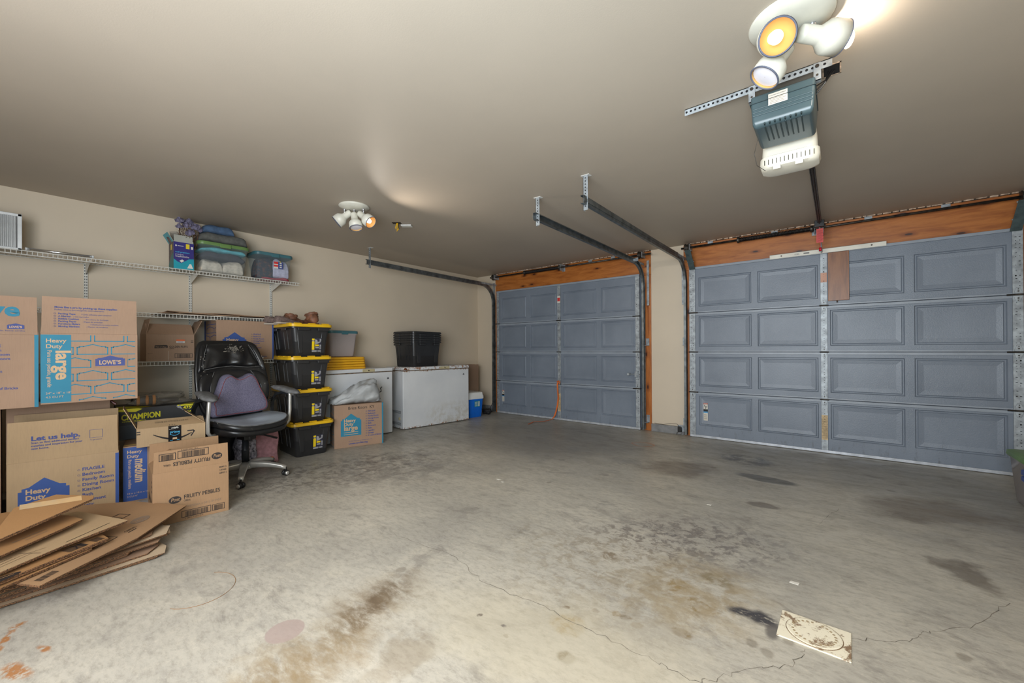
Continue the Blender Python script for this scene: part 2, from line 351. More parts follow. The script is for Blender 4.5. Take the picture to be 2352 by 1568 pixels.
M_galv = mat('galvanized steel', (160, 166, 170), .5, .35, .18, 22, bump=.05, bscale=30)
M_galvd = mat('dull galvanized track', (120, 126, 128), .42, .8, .2, 14)
M_dark = mat('black rubber', (22, 22, 23), .6)
M_iron = mat('dark oily steel', (74, 68, 62), .45, .7, .3, 30)
M_spring = mat('black spring coil', (44, 38, 36), .5, .4, .3, 20)
M_hole = mat('punched hole shadow', (16, 16, 18), .9)
M_white = mat('white enamel', (226, 226, 222), .35)
M_offw = mat('off white paper', (214, 210, 200), .7)

D = 5.466; CH = 2.443
def struct(name, mb, m, **kw):
    o = mb.obj(name, m, **kw); o['kind'] = 'structure'; return o
RX, RY = 7.1, -1.3
mb = MB(); mb.box(-.1, RY - .1, -.1, RX + .1, D + .35, 0); FLOOR = struct('floor', mb, M_floor)
mb = MB(); mb.box(-.1, RY - .1, CH, RX + .1, D + .1, CH + .1); CEIL = struct('ceiling', mb, M_ceil)
mb = MB(); mb.box(-.1, RY - .1, 0, 0, D + .1, CH); struct('wall_left', mb, M_wall)
mb = MB(); mb.box(RX, RY - .1, 0, RX + .1, D + .1, CH); struct('wall_right', mb, M_wall)
mb = MB(); mb.box(0, RY - .1, 0, RX, RY, CH); struct('wall_rear', mb, M_wall)
d1 = (.489, 3.115); d2 = (3.76, 6.42); DT = 2.11
mb = MB()
for x0, x1 in ((0, d1[0] - .04), (3.235, 3.66), (6.52, RX)): mb.box(x0, D, 0, x1, D + .1, CH)
WF = struct('wall_front', mb, M_wall)
mb = MB(); mb.box(d1[0] - .04, D - .012, DT, 3.235, D + .1, CH - .012); struct('trim_1', mb, M_beam, bevel=.003)
mb = MB(); mb.box(3.66, D - .012, DT, 6.52, D + .1, CH - .012); struct('trim_2', mb, M_beam, bevel=.003)
for i, (a, b) in enumerate(((d1[0] - .04, d1[0] + .02), (3.135, 3.235), (3.66, 3.725), (6.43, 6.52))):
    mb = MB(); mb.box(a, D - .012, 0, b, D + .1, DT); struct('trim_%d' % (i + 3), mb, M_jamb, bevel=.003)
M_curb = mat('grey painted curb', (128, 128, 128), .6, noise=.12, nscale=14)
mb = MB(); mb.box(3.236, D - .035, 0, 3.655, D, .1); struct('baseboard_front', mb, M_curb, bevel=.004)
mb = MB(); mb.box(.0, 4.4, 0, .03, D, .1); mb.box(0, D - .03, 0, .44, D, .1); struct('baseboard_left', mb, M_curb, bevel=.004)
# torn drywall edge above each header
M_chip = mat('chipped drywall edge', (206, 180, 156), .9, noise=.3, nscale=40)
for i, (a, b) in enumerate(((.45, 3.2), (3.7, 6.5))):
    mb = MB(); R = random.Random(i); x = a
    while x < b:
        w = R.uniform(.03, .09); mb.box(x, D - .03, CH - .006 - R.uniform(0, .007), x + w * .8, D - .012, CH - .0005); x += w
    o = mb.obj('drywall_flake', M_chip, CEIL); o['kind'] = 'stuff'
# cracks in the slab
M_crack = mat('crack in concrete', (128, 120, 108), .9, noise=.3, nscale=30)
def crack(pts, w=.004, seed=1):
    R = random.Random(seed); P = []
    for (a, b) in zip(pts[:-1], pts[1:]):
        n = 9
        for i in range(n):
            t = i / n; P.append(Vector((a[0] + (b[0] - a[0]) * t + R.uniform(-.01, .01), a[1] + (b[1] - a[1]) * t + R.uniform(-.01, .01), .0006)))
    P.append(Vector((pts[-1][0], pts[-1][1], .0006))); mb = MB()
    for i in range(len(P) - 1):
        d = (P[i + 1] - P[i]).normalized(); nn = Vector((-d.y, d.x, 0)) * w * R.uniform(.12, .4)
        mb.poly([P[i] - nn, P[i + 1] - nn, P[i + 1] + nn, P[i] + nn])
    return mb.obj('crack', M_crack, FLOOR)
crack([(3.08, 1.46), (3.6, 1.51), (3.87, 1.42), (4.2, 1.45), (4.4, 1.443), (4.66, 1.446), (4.8, 1.433)], .004, 2)
crack([(5.235, 2.02), (5.39, 2.13), (5.463, 2.254), (5.596, 2.39), (5.774, 2.723)], .004, 3)
crack([(5.1, 1.85), (5.06, 1.72), (4.95, 1.62), (4.864, 1.487), (4.8, 1.43)], .004, 4)
crack([(5.2, 3.6), (5.1, 3.2)], .003, 7)

# ------------------------------------------------------------------ garage doors
def door_paint():
    k = NT('slate grey door paint', .42); a = k.noise(k.tc.outputs['Object'], 2.2, 4); c = k.ramp(a, [(.3, lin((108, 117, 129))), (.7, lin((122, 131, 143)))])
    sx = k.new('ShaderNodeSeparateXYZ'); k.t.links.new(k.tc.outputs['Object'], sx.inputs[0]); low = k.mr(sx.outputs[2], .35, .0)
    g = k.noise(k.map(scale=(3, 3, 1)), 9, 6, .7); dirt = k.math('MULTIPLY', k.mr(g, .52, .75), low); c = k.mix(k.math('MULTIPLY', dirt, .6), c, lin((66, 62, 60)))
    vo = k.new('ShaderNodeTexVoronoi'); vo.inputs['Scale'].default_value = 130; k.t.links.new(k.tc.outputs['Object'], vo.inputs['Vector'])
    return k.out(c, bump=vo.outputs['Distance'], bstr=.25, bdist=.002)
M_door = door_paint()
M_doorlip = mat('pale grey door rail paint', (142, 150, 160), .4, noise=.05)
M_seal = mat('aluminium bottom rail', (190, 194, 200), .4, .3, .1, 20)
seams = [.0, .565, 1.065, 1.555, 2.125]
YF = 5.405                                             # inner face of the doors
def garage_door(name, x0, x1, cols, stiles, lo, detail):
    root = empty(name, ((x0 + x1) / 2, YF, 0)); root['kind'] = 'structure'; ox = (x0 + x1) / 2
    rows = [(.15, .518), (.638, 1.005), (1.131, 1.507), (1.633, 1.994)]
    for k in range(4):
        z0, z1 = seams[k] + (.03 if k == 0 else .003), seams[k + 1] - .003; r0, r1 = rows[k]
        mb = MB(); xs = [x0] + [c for p in cols for c in p] + [x1]; xs = [x - ox for x in xs]; zs = [z0, r0, r1, z1]
        for i in range(len(xs) - 1):
            for j in range(3):
                a, b, c, d = xs[i], xs[i + 1], zs[j], zs[j + 1]
                if i % 2 == 1 and j == 1:
                    rs = []
                    for ins, dep in ((0, 0), (.008, .011), (.016, .011), (.024, .004), (.062, -.004 + .012)):
                        rs.append([Vector((a + ins, dep, c + ins)), Vector((b - ins, dep, c + ins)), Vector((b - ins, dep, d - ins)), Vector((a + ins, dep, d - ins))])
                    mb.ring(rs, True, False, True)
                else: mb.poly([(a, 0, c), (b, 0, c), (b, 0, d), (a, 0, d)])
        mb.poly([(xs[0], .045, z0), (xs[-1], .045, z0), (xs[-1], .045, z1), (xs[0], .045, z1)])
        mb.box(xs[0], .0, z0 - .001, xs[-1], .045, z0); mb.box(xs[0], 0, z1, xs[-1], .045, z1 + .001)
        sec = mb.obj('door_section', M_door, root)
        mb = MB(); mb.cur = 0
        if k < 3: mb.box(xs[0], -.006, z1 - .026, xs[-1], .003, z1); 
        if k > 0: mb.box(xs[0], -.004, z0, xs[-1], .003, z0 + .016)
        if k == 3: mb.box(xs[0], -.016, z1 - .022, xs[-1], .045, z1 + .006)
        mb.obj('rail_edge', M_doorlip, sec, bevel=.003)
    mb = MB(); mb.box(x0 - ox, -.01, .004, x1 - ox, .045, .032); mb.obj('bottom_rail', M_seal, root, bevel=.003)
    mb = MB(); mb.box(x0 - ox, .005, 0, x1 - ox, .04, .006); mb.obj('rubber_seal', M_dark, root)
    for si, (a, b) in enumerate(stiles):
        a -= ox; b -= ox
        for k in range(4):
            z0, z1 = seams[k] + (.03 if k == 0 else .004), seams[k + 1] - .004
            mb = MB(); mb.box(a, -.012, z0, b, .0, z1); stl = mb.obj('stile', M_galv, root, bevel=.0015, seg=1)
            mb = MB(); R = random.Random(k * 7 + si); w = b - a; z = z0 + .075
            while z < z1 - .06:
                cols_ = (a + w * .5,) if si == 1 else ((a + w * .3, a + w * .68) if R.random() < .4 else (a + w * R.choice((.35, .65)),))
                for xx in cols_:
                    r = R.choice((.0035, .0035, .006)); mb.cyl((xx, -.0125, z + R.uniform(-.004, .004)), (xx, -.0131, z), r, n=8)
                z += R.choice((.024, .03, .045))
            o = mb.obj('punched_holes', M_hole, stl); o['kind'] = 'stuff'
        for k in range(1, 4):
            z = seams[k]; h = empty('hinge', ((a + b) / 2, -.014, z)); h.parent = root; w = min(b - a, .062)
            for s in (-1, 1):
                mb = MB(); mb.slab([(-w * .42, 0, s * .008), (w * .42, 0, s * .008), (w * .18, 0, s * .062), (-w * .18, 0, s * .062)], .004, up=(0, 1, 0)); mb.obj('hinge_leaf', M_galv, h, bevel=.001, seg=1)
                mb = MB(); mb.cyl((0, -.005, s * .03), (0, -.008, s * .03), .006, n=6); mb.cyl((0, -.005, s * .048), (0, -.007, s * .048), .004, n=6); mb.obj('hinge_bolt', M_iron, h)
            mb = MB(); e = .02 if si == 1 else .035
            mb.cyl((-w * .5 - (e if si == 2 else .01), -.008, 0), (w * .5 + (e if si == 0 else .01), -.008, 0), .0075, n=10); mb.obj('hinge_pin', M_iron, h)
    return root, ox
DR1, ox1 = garage_door('door_1', d1[0] + .035, 3.098, [(.63, 1.163), (1.244, 1.755), (1.868, 2.445), (2.522, 3.03)], [(d1[0] + .035, d1[0] + .085), (1.782, 1.838), (3.04, 3.098)], 0, 1)
DR2, ox2 = garage_door('door_2', 3.742, 6.433, [(3.84 + .01, 4.423), (4.485, 5.04), (5.14, 5.705), (5.771, 6.345)], [(3.742, 3.812), (5.062, 5.118), (6.372, 6.433)], 0, 1)
# warning stickers, tapes
M_stk_r = mat('sticker red', (190, 92, 78), .5); M_stk_b = mat('sticker blue', (70, 150, 200), .5); M_blk = mat('print black', (26, 25, 26), .6); M_tan = mat('aged paper tape', (196, 172, 134), .7, noise=.2, nscale=40)
M_redt = mat('red label', (206, 52, 52), .5)
def sticker(root, ox, x, z0, z1):
    p = Print((x - ox, -.001, z0), (1, 0, 0), (0, 0, 1)); w = .048; h = z1 - z0
    p.rect(0, 0, w, h, M_offw); p.rect(0, h * .93, w, h * .07, M_stk_r, 1); p.rect(0, h * .52, w, h * .13, M_blk, 1); p.rect(0, h * .44, w, h * .08, M_stk_b, 1)
    p.line([(.012, h * .82), (.03, h * .74), (.02, h * .68)], .006, M_blk, 1); p.line([(.02, h * .78), (.038, h * .83)], .006, M_blk, 1); p.ell(.014, h * .87, .006, .006, M_blk, 1)
    p.text('WARNING', .004, h * .945, .011, M_offw, k=2, width=.04)
    for i in range(7): p.rect(.006, h * (.05 + .052 * i), .034, .0035, M_blk if i % 2 else M_tan, 1)
    p.obj('warning_sticker', root)
sticker(DR1, ox1, .635, .206, .403); sticker(DR2, ox2, 3.90, .217, .433)
mb = MB(); mb.box(1.783 - ox1, -.0145, 1.83, 1.837 - ox1, -.012, 1.94); o = mb.obj('paper_label', M_offw, DR1)
p = Print((1.786 - ox1, -.0145, 1.855), (1, 0, 0), (0, 0, 1)); p.rect(0, 0, .048, .055, M_redt); p.obj('red_print', o)
mb = MB(); mb.box(1.785 - ox1, -.0145, .14, 1.835 - ox1, -.012, .42); o = mb.obj('masking_tape', M_tan, DR1)
p = Print((1.785 - ox1, -.0145, .14), (1, 0, 0), (0, 0, 1))
for i in range(9): p.rect(.008, .03 + .025 * i, .034, .003, mat('faint print', (150, 126, 96), .7))
p.obj('printed_lines', o)
mb = MB(); mb.box(5.064 - ox2, -.0145, .14, 5.116 - ox2, -.012, .40); o = mb.obj('masking_tape', M_tan, DR2)
p = Print((5.064 - ox2, -.0145, .14), (1, 0, 0), (0, 0, 1))
for i in range(10): p.rect(.006, .02 + .024 * i, .038, .002, mat('faint print', (150, 126, 96), .7))
p.obj('printed_lines', o)
mb = MB(); mb.box(5.064 - ox2, -.0145, 1.80, 5.116 - ox2, -.012, 1.90); mb.obj('paper_label', mat('peach label', (206, 160, 140), .7, noise=.1), DR2)
# aluminium bar and pine board on the large door
mb = MB(); mb.box(4.61 - ox2, -.034, 2.105, 5.578 - ox2, -.03, 2.152); mb.box(4.61 - ox2, -.034, 2.148, 5.578 - ox2, -.006, 2.152)
bar = mb.obj('stiffener_bar', mat('pale aluminium', (206, 202, 190), .45, .2, .06), DR2, bevel=.001, seg=1)
mb = MB()
for x in (4.72, 5.47): mb.cyl((x - ox2, -.034, 2.128), (x - ox2, -.039, 2.128), .008, n=6)
mb.obj('bar_bolt', M_iron, bar)
p = Print((4.84 - ox2, -.0345, 2.12), (1, 0, 0), (0, 0, 1)); p.text('STEEL', 0, 0, .018, mat('grey print', (120, 120, 120), .6)); p.rect(.08, 0, .05, .014, mat('grey print', (120, 120, 120), .6)); p.obj('stamped_print', bar)
mb = MB(); mb.box(5.125 - ox2, -.022, 1.60, 5.297 - ox2, .0, 2.105); mb.obj('pine_board', M_board, DR2, bevel=.003)
mb = MB(); mb.cyl((5.2 - ox2, -.01, 1.60), (5.2 - ox2, -.01, 1.58), .006, n=8); mb.obj('screw', M_iron, DR2)
# slide bolt on the small door
mb = MB(); mb.box(3.03 - ox1, -.03, .72, 3.075 - ox1, -.012, .80); mb.cyl((2.94 - ox1, -.022, .76), (3.1 - ox1, -.022, .76), .007); mb.box(2.93 - ox1, -.05, .745, 2.965 - ox1, -.012, .775); mb.obj('slide_bolt', M_galv, DR1, bevel=.002)

# ------------------------------------------------------------------ tracks
def track(name, xc, y0, zt, side, label, hang_top=True, bracketL=1):
    root = empty(name, (xc, D, 0), label=label, cat='door track')
    r = .30; yv = 5.385 - D; path = [(0, yv, .02), (0, yv, 1.0), (0, yv, zt - r)]
    for i in range(1, 9):
        a = math.radians(90 * i / 8); path.append((0, yv - r + r * math.cos(a), zt - r + r * math.sin(a)))
    path += [(0, yv - r - .8, zt + .005), (0, y0 - D, zt + .02)]
    s = side; prof = [(s * .014, .024), (s * .014, .030), (-s * .012, .030), (-s * .012, -.030), (s * .014, -.030), (s * .014, -.024)]
    mb = MB(); mb.sweep(path, prof); mb.obj('rail', M_galvd, root, solid=.0025)
    # angle along the horizontal run, hanging strap, wall brackets
    mb = MB(); mb.box(-s * .015 - .003, y0 - D, zt + .005, -s * .015 + .003, yv - .35, zt + .032); mb.obj('stiffening_angle', M_galvd, root)
    mb = MB(); yy = y0 - D + .05; mb.box(-.02, yy, zt - .05, .02, yy + .003, CH - .001); mb.box(-.02, yy, zt - .05, -.017, yy + .03, CH - .001)
    st = mb.obj('hanger_strap', M_galv, root)
    mb = MB(); z = zt - .02
    while z < CH - .02: mb.cyl((.0, yy - .0004, z), (.0, yy - .001, z), .005, n=8); z += .024
    o = mb.obj('strap_holes', M_hole, st); o['kind'] = 'stuff'
    mb = MB(); mb.box(-.035, yy - .01, CH - .003, .035, yy + .035, CH - .0005); mb.obj('ceiling_cleat', M_white, root)
    for z in (.16, 1.2):
        mb = MB(); mb.box(-.02, yv, z - .05, s * .05, -.0125, z - .046); mb.box(s * .01, -.016, z - .05, s * .055, -.0125, z + .05); mb.box(-.02, yv + .01, z - .05, -.016, -.0125, z + .04)
        mb.obj('wall_bracket', M_galv, root, bevel=.001, seg=1)
    mb = MB(); mb.box(s * .03, -.03, zt - .55, s * .06, -.0125, zt + .06); mb.box(-.012, yv - .3, zt - .004, s * .05, yv - .296, zt + .04); mb.box(-s * .014, yv - .32, zt + .0, -s * .011, -.014, zt + .03)
    mb.obj('flag_bracket', M_galv, root, bevel=.001, seg=1)
    return root
track('door_track', .462, 2.90, 2.232, -1, 'galvanized door track along left wall, left of the small garage door')
track('door_track', 3.155, 2.86, 2.245, 1, 'galvanized door track running to the right edge of the small garage door')
track('door_track', 3.70, 2.72, 2.225, -1, 'dark galvanized door track beside the beige pier, left of the wide door')
track('door_track', 6.475, 2.80, 2.225, 1, 'galvanized door track at the far right edge of the wide door')
# ------------------------------------------------------------------ torsion bars
def torsion(name, xa, xb, drums, sp, label, plates):
    zc, yc = 2.375, 5.36; root = empty(name, ((xa + xb) / 2, yc, zc), label=label, cat='spring bar'); ox = (xa + xb) / 2
    mb = MB(); mb.smooth = True; mb.cyl((xa - ox, 0, 0), (xb - ox, 0, 0), .0127, n=12); mb.obj('shaft', M_iron, root)
    a, b = sp[0] - ox, sp[1] - ox; mb = MB(); mb.smooth = True; path = []; N = int((b - a) / .011)
    for i in range(N * 6 + 1):
        t = i / (N * 6); an = 6.28318530718 * i / 6; path.append((a + (b - a) * t, .024 * math.cos(an), .024 * math.sin(an)))
    mb.tube(path, .0048, 5); mb.obj('spring', M_spring, root)
    for x in (a - .012, b):
        mb = MB(); mb.lathe([(.03, 0), (.036, .004), (.036, .02), (.028, .03)], (x, 0, 0), (1, 0, 0), 16); mb.obj('spring_cone', M_iron, root)
    mb = MB(); mb.box(b + .035, -.02, -.05, b + .04, .09, .05); mb.box(b + .01, .088, -.055, b + .065, .093, .05); mb.obj('centre_bracket', M_galv, root, bevel=.002)
    for x in drums:
        mb = MB(); mb.smooth = False; mb.lathe([(.03, -.028), (.052, -.026), (.052, -.02), (.045, -.015), (.045, .012), (.052, .018), (.052, .024), (.026, .03)], (x - ox, 0, 0), (1, 0, 0), 24); mb.obj('cable_drum', M_iron, root, bevel=.002)
        mb = MB(); mb.box(x - ox + .03, -.045, -.04, x - ox + .034, .09, .035); mb.obj('end_bracket', M_galv, root)
    for x in plates: 
        mb = MB(); mb.box(x - ox, .088, .025, x - ox + .06, .092, .06); mb.obj('nail_plate', M_galv, root)
for nm, xx, sgn in (('top_bracket', 3.775, 1), ('top_bracket', 6.40, -1)):
    mb = MB(); a0, a1 = Vector((xx - ox2, -.20, 2.315)), Vector((xx - ox2 + .01 * sgn, -.018, 2.10)); w_ = Vector((.034, 0, 0)); th = (a1 - a0).cross(w_).normalized() * .004
    mb.ring([[a0 - w_, a0 + w_, a0 + w_ + th, a0 - w_ + th], [a1 - w_, a1 + w_, a1 + w_ + th, a1 - w_ + th]]); tb_ = mb.obj(nm, mat('dark green galvanized plate', (92, 108, 110), .4, .5, .15, 20), DR2)
    for f_ in (.06, .62):
        mb = MB(); q0 = a0.lerp(a1, f_); mb.cyl(q0 - w_ * 1.15 - th * 1.5, q0 + w_ * 1.15 - th * 1.5, .006, n=8); mb.obj('bracket_rod', M_galv, tb_)
torsion('torsion_spring_bar', .41, 3.27, (.50, 3.13), (1.17, 1.83), 'steel spring bar with coil above the small garage door', (2.3, 2.66))
torsion('torsion_spring_bar', 3.66, 6.5, (3.735, 6.44), (4.30, 4.98), 'steel spring bar with long black coil above the wide garage door', (3.95, 4.62, 5.42, 5.96))

# ------------------------------------------------------------------ spot fixtures on the ceiling
M_lampw = mat('cream lamp enamel', (206, 203, 190), .4); M_bulb = mat('lit bulb', (255, 240, 200), .4, emis=((1, .86, .62, 1), BULB)); M_rim = mat('grey rubber rim', (88, 92, 108), .5)
M_frost = mat('frosted lamp glass', (224, 220, 226), .3); M_goldin = mat('warm reflector', (206, 158, 92), .5)
def spot_head(root, piv, mouth, r, lit, name='lamp_head'):
    piv = Vector(piv); mouth = Vector(mouth); ax = (mouth - piv); Ln = ax.length; ax.normalize()
    e = empty(name, tuple(piv)); e.parent = root
    mb = MB(); mb.smooth = True
    mb.lathe([(.001, 0), (r * .48, .002), (r * .52, Ln * .1), (r * .53, Ln * .42), (r * .62, Ln * .48), (r * .95, Ln * .62), (r * 1.0, Ln * .7), (r * 1.0, Ln), (r * .94, Ln)], (0, 0, 0), ax, 32, False)
    mb.obj('lamp_shade', M_lampw, e)
    mb = MB(); mb.smooth = True; mb.lathe([(r * 1.0, Ln - .003), (r * 1.03, Ln), (r * .95, Ln + .003), (r * .92, Ln - .002)], (0, 0, 0), ax, 32, False); mb.obj('rim', M_rim, e)
    mb = MB(); mb.smooth = True; mb.lathe([(r * .94, Ln), (r * .91, Ln * .72), (r * .5, Ln * .5), (r * .1, Ln * .44), (.001, Ln * .44)], (0, 0, 0), ax, 32, False); mb.obj('reflector', M_goldin, e)
    if lit in (1, 2):
        l = bpy.data.lights.new('bulb_light', 'SPOT' if lit == 1 else 'POINT'); l.energy = 34 if lit == 1 else 2.6; l.color = (1, .90, .78); l.shadow_soft_size = .008
        if lit == 1: l.spot_size = math.radians(150); l.spot_blend = .6
        lo = bpy.data.objects.new('bulb_light', l); S.collection.objects.link(lo); lo.parent = e; lo.location = ax * (Ln * (1.03 if lit == 1 else 1.36)); lo.rotation_euler = ax.to_track_quat('-Z', 'Y').to_euler()
    if lit == 1:
        mb = MB(); mb.smooth = True; mb.lathe([(.001, Ln * .45), (r * .34, Ln * .5), (r * .40, Ln * .8), (r * .30, Ln * .93), (.001, Ln * .96)], (0, 0, 0), ax, 20, False); mb.obj('bulb', M_bulb, e)
    elif lit == 2:                                              # compact spiral standing proud of the shade
        mb = MB(); mb.smooth = True; q = ax.to_track_quat('Z', 'Y'); pth = []
        for i in range(73):
            an = 6.28318530718 * i / 18; t = Ln * .62 + (Ln * .62) * i / 72; pth.append(q @ Vector((r * .36 * math.cos(an), r * .36 * math.sin(an), t)))
        mb.tube(pth, r * .15, 8); mb.obj('bulb', M_bulb, e)
    elif lit == 3:
        mb = MB(); mb.smooth = True; mb.lathe([(.001, Ln * .96), (r * .5, Ln * .965), (r * .9, Ln * .93)], (0, 0, 0), ax, 24, False); mb.obj('bulb', mat('dim bulb face', (230, 210, 180), .3, emis=((1, .7, .4, 1), .9)), e)
    else:
        mb = MB(); mb.smooth = True; mb.lathe([(.001, Ln * .97), (r * .5, Ln * .965), (r * .9, Ln * .93)], (0, 0, 0), ax, 24, False); mb.obj('bulb', M_frost, e)
    return e
def fixture(loc, R, heads, stems, label):
    root = empty('spot_light_fixture', loc, label=label, cat='ceiling light')
    mb = MB(); mb.smooth = True; mb.lathe([(R * .98, -.0005), (R, -.006), (R * .97, -.014), (R * .6, -.03), (R * .2, -.034), (.001, -.034)], (0, 0, 0), (0, 0, 1), 48, False); mb.obj('ceiling_plate', M_lampw, root)
    for h in heads:
        spot_head(root, *h)
    for s in stems:
        mb = MB(); mb.smooth = True; mb.cyl((s[0], s[1], -.02), (s[0], s[1], -.075), .007, n=12); mb.lathe([(.011, 0), (.012, -.03), (.007, -.034)], (s[0], s[1], -.012), (0, 0, 1), 14); mb.obj('stem', mat('polished steel', (190, 192, 196), .2, .9), root)
L1 = Vector((5.055, 1.985, CH))
def rel(p, L=L1): return tuple(Vector(p) - L)
fixture(tuple(L1), .148, [(rel((4.985, 1.965, 2.385)), rel((5.024, 1.845, 2.303)), .064, 1), (rel((5.085, 1.985, 2.372)), rel((5.213, 2.088, 2.350)), .062, 2), (rel((5.045, 2.005, 2.352)), rel((4.965, 1.965, 2.232)), .060, 0)],
        [rel((4.995, 1.975, 0))[:2], rel((5.125, 2.02, 0))[:2], rel((5.045, 2.06, 0))[:2]], 'white round ceiling fixture with three spots, two glowing brightly, near the opener')
L2 = Vector((1.72, 2.01, CH)); cr = Vector((.78, .626, 0))
fixture(tuple(L2), .135, [(tuple(cr * -.03 + Vector((0, 0, -.055))), tuple(cr * -.155 + Vector((.02, -.02, -.155))), .058, 0), (tuple(cr * .0 + Vector((.01, -.01, -.07))), tuple(cr * .03 + Vector((.03, -.03, -.215))), .058, 0), (tuple(cr * .045 + Vector((0, 0, -.065))), tuple(cr * .165 + Vector((.03, -.03, -.165))), .058, 1)],
        [tuple(cr * -.09)[:2], tuple(cr * .085)[:2], tuple(cr * .0)[:2]], 'cream round ceiling fixture with three spots above the black office chair')

# ------------------------------------------------------------------ cardboard cartons
def kraft(name, rgb):
    k = NT(name, .72); v = k.map(scale=(1, 1, 1)); a = k.noise(v, 3, 4); c = k.ramp(a, [(.3, lin(tuple(x * .93 for x in rgb))), (.7, lin(rgb))])
    f = k.noise(k.map(scale=(14, 14, 1)), 14, 3, .6); c = k.mix(k.mr(f, .4, .75, 0, .16), c, lin(tuple(x * .72 for x in rgb)))
    return k.out(c, bump=f, bstr=.1)
K1 = kraft('kraft cardboard', (160, 128, 100)); K2 = kraft('warm kraft cardboard', (160, 126, 92)); K3 = kraft('pale kraft cardboard', (176, 148, 112)); K4 = kraft('pinkish kraft cardboard', (162, 132, 108)); K5 = kraft('honey kraft cardboard', (164, 122, 78)); K6 = kraft('grey kraft cardboard', (190, 168, 140))
KIN = kraft('inner cardboard', (158, 128, 102)); KE = mat('corrugated edge', (120, 86, 58), .9, noise=.5, nscale=220, nd=1)
P_teal = mat('teal carton ink', (34, 122, 150), .65, noise=.04); P_blue = mat('blue carton ink', (48, 78, 142), .65, noise=.05); P_navy = mat('navy carton ink', (62, 74, 134), .65); P_kr = mat('bare kraft lettering', (196, 164, 128), .7); P_blk = mat('black carton ink', (46, 38, 36), .65, noise=.1); P_grey = mat('faded ink jet print', (132, 112, 94), .7)
def gable(x, y, w, h): return [(x + w * a, y + h * b) for a, b in ((0, 0), (1, 0), (1, .70), (.93, .70), (.93, .77), (.80, .79), (.5, 1), (.2, .79), (.07, .77), (.07, .70), (0, .70))]
def logo(p, x, y, w, h, k=1):
    p.poly(gable(x, y, w, h), P_navy, k); p.text('LOWE', x + w * .12, y + h * .16, h * .55, P_kr, .03, sx=1.0, k=k + 1, width=w * .56); p.text("'S", x + w * .70, y + h * .18, h * .5, P_kr, .03, k=k + 1, width=w * .17)
def clipline(p, a, b, w, m, R):
    x0, y0 = a; x1, y1 = b; t0, t1 = 0, 1; dx, dy = x1 - x0, y1 - y0
    for q, r in ((-dx, x0 - R[0]), (dx, R[2] - x0), (-dy, y0 - R[1]), (dy, R[3] - y0)):
        if q == 0:
            if r < 0: return
        else:
            t = r / q
            if q < 0: t0 = max(t0, t)
            else: t1 = min(t1, t)
    if t0 < t1: p.line([(x0 + dx * t0, y0 + dy * t0), (x0 + dx * t1, y0 + dy * t1)], w, m, 0)
def bricks(p, R, bw, bh, ink, skip=None, ox=0):
    y = R[3] - bh * .55; row = 0; rh = bh * 1.33; cw = bw * 1.13
    while y > R[1] - bh:
        x = R[0] - cw * 1.5 + (cw * .5 if row % 2 else 0) + ox; n = 0
        while x < R[2]:
            if not (skip and abs(x - skip[0]) < bw * .3 and abs(y - skip[1]) < bh * .4):
                g = gable(x, y, bw, bh)
                for a, b in zip(g, g[1:] + g[:1]): clipline(p, a, b, bh * .085, ink, R)
            x += cw; n += 1
        y -= rh; row += 1
ITEMS = ['FRAGILE', 'Bedroom', 'Family Room', 'Dining Room', 'Kitchen', 'Bath', 'Basement', 'Attic', 'Laundry', 'Garage', 'A Load of Bricks']
def front_list(p, W, H, ink, size, gx=.12, gy=.28, gw=.40, gh=.5, lx=.66, ly=.78, stripe=True, url=True, ls=1.0):
    g = gable(W * gx, H * gy, W * gw, H * gh); p.poly(g, ink, 0); s = H * .105; x = W * (gx + .06)
    p.text('Heavy', x, H * (gy + gh * .62), s, P_kr, .03); p.text('Duty', x, H * (gy + gh * .46), s, P_kr, .03); p.text(size, x, H * (gy + gh * .25), s * 1.5, P_kr, .03, width=W * gw * .68)
    for i in range(2): p.rect(x, H * (gy + gh * (.15 - .09 * i)), W * gw * .7, H * .012, P_kr, 1)
    for i, t in enumerate(ITEMS):
        y = H * (ly - .058 * i * ls); p.text(t, W * (lx + .045), y, H * .048 * ls, P_navy, .022); p.ringe(W * (lx + .015), y + H * .016, H * .014, H * .012, H * .004, P_navy)
    if stripe: p.rect(W * .972, 0, W * .028, H, ink)
    if url: p.text('For tips and tricks on moving boxes, visit', W * .28, H * .135, H * .026, P_navy, .0, width=W * .48); p.text('Lowes.com/Moving', W * .28, H * .07, H * .055, P_navy, .025)
def side_stripe(p, W, H, ink, size, dims):
    w = .29 * W; p.rect(0, H * .02, w, H * .96, ink); s = H * .078
    p.text('Heavy', w * .16, H * .87, s, P_kr, .02, k=1); p.text('Duty', w * .16, H * .79, s, P_kr, .02, k=1)
    p.text(size, w * .50, H * .76, H * .20, P_kr, .03, rot=-90, k=1, width=H * .42); p.text('Para uso pesado, ' + ('grande' if size == 'large' else 'mediana'), w * .22, H * .76, H * .06, P_kr, .01, rot=-90, k=1, width=H * .52)
    p.text(dims[0], w * .16, H * .14, H * .04, P_kr, 0, k=1); p.text(dims[1], w * .16, H * .085, H * .04, P_kr, 0, k=1)
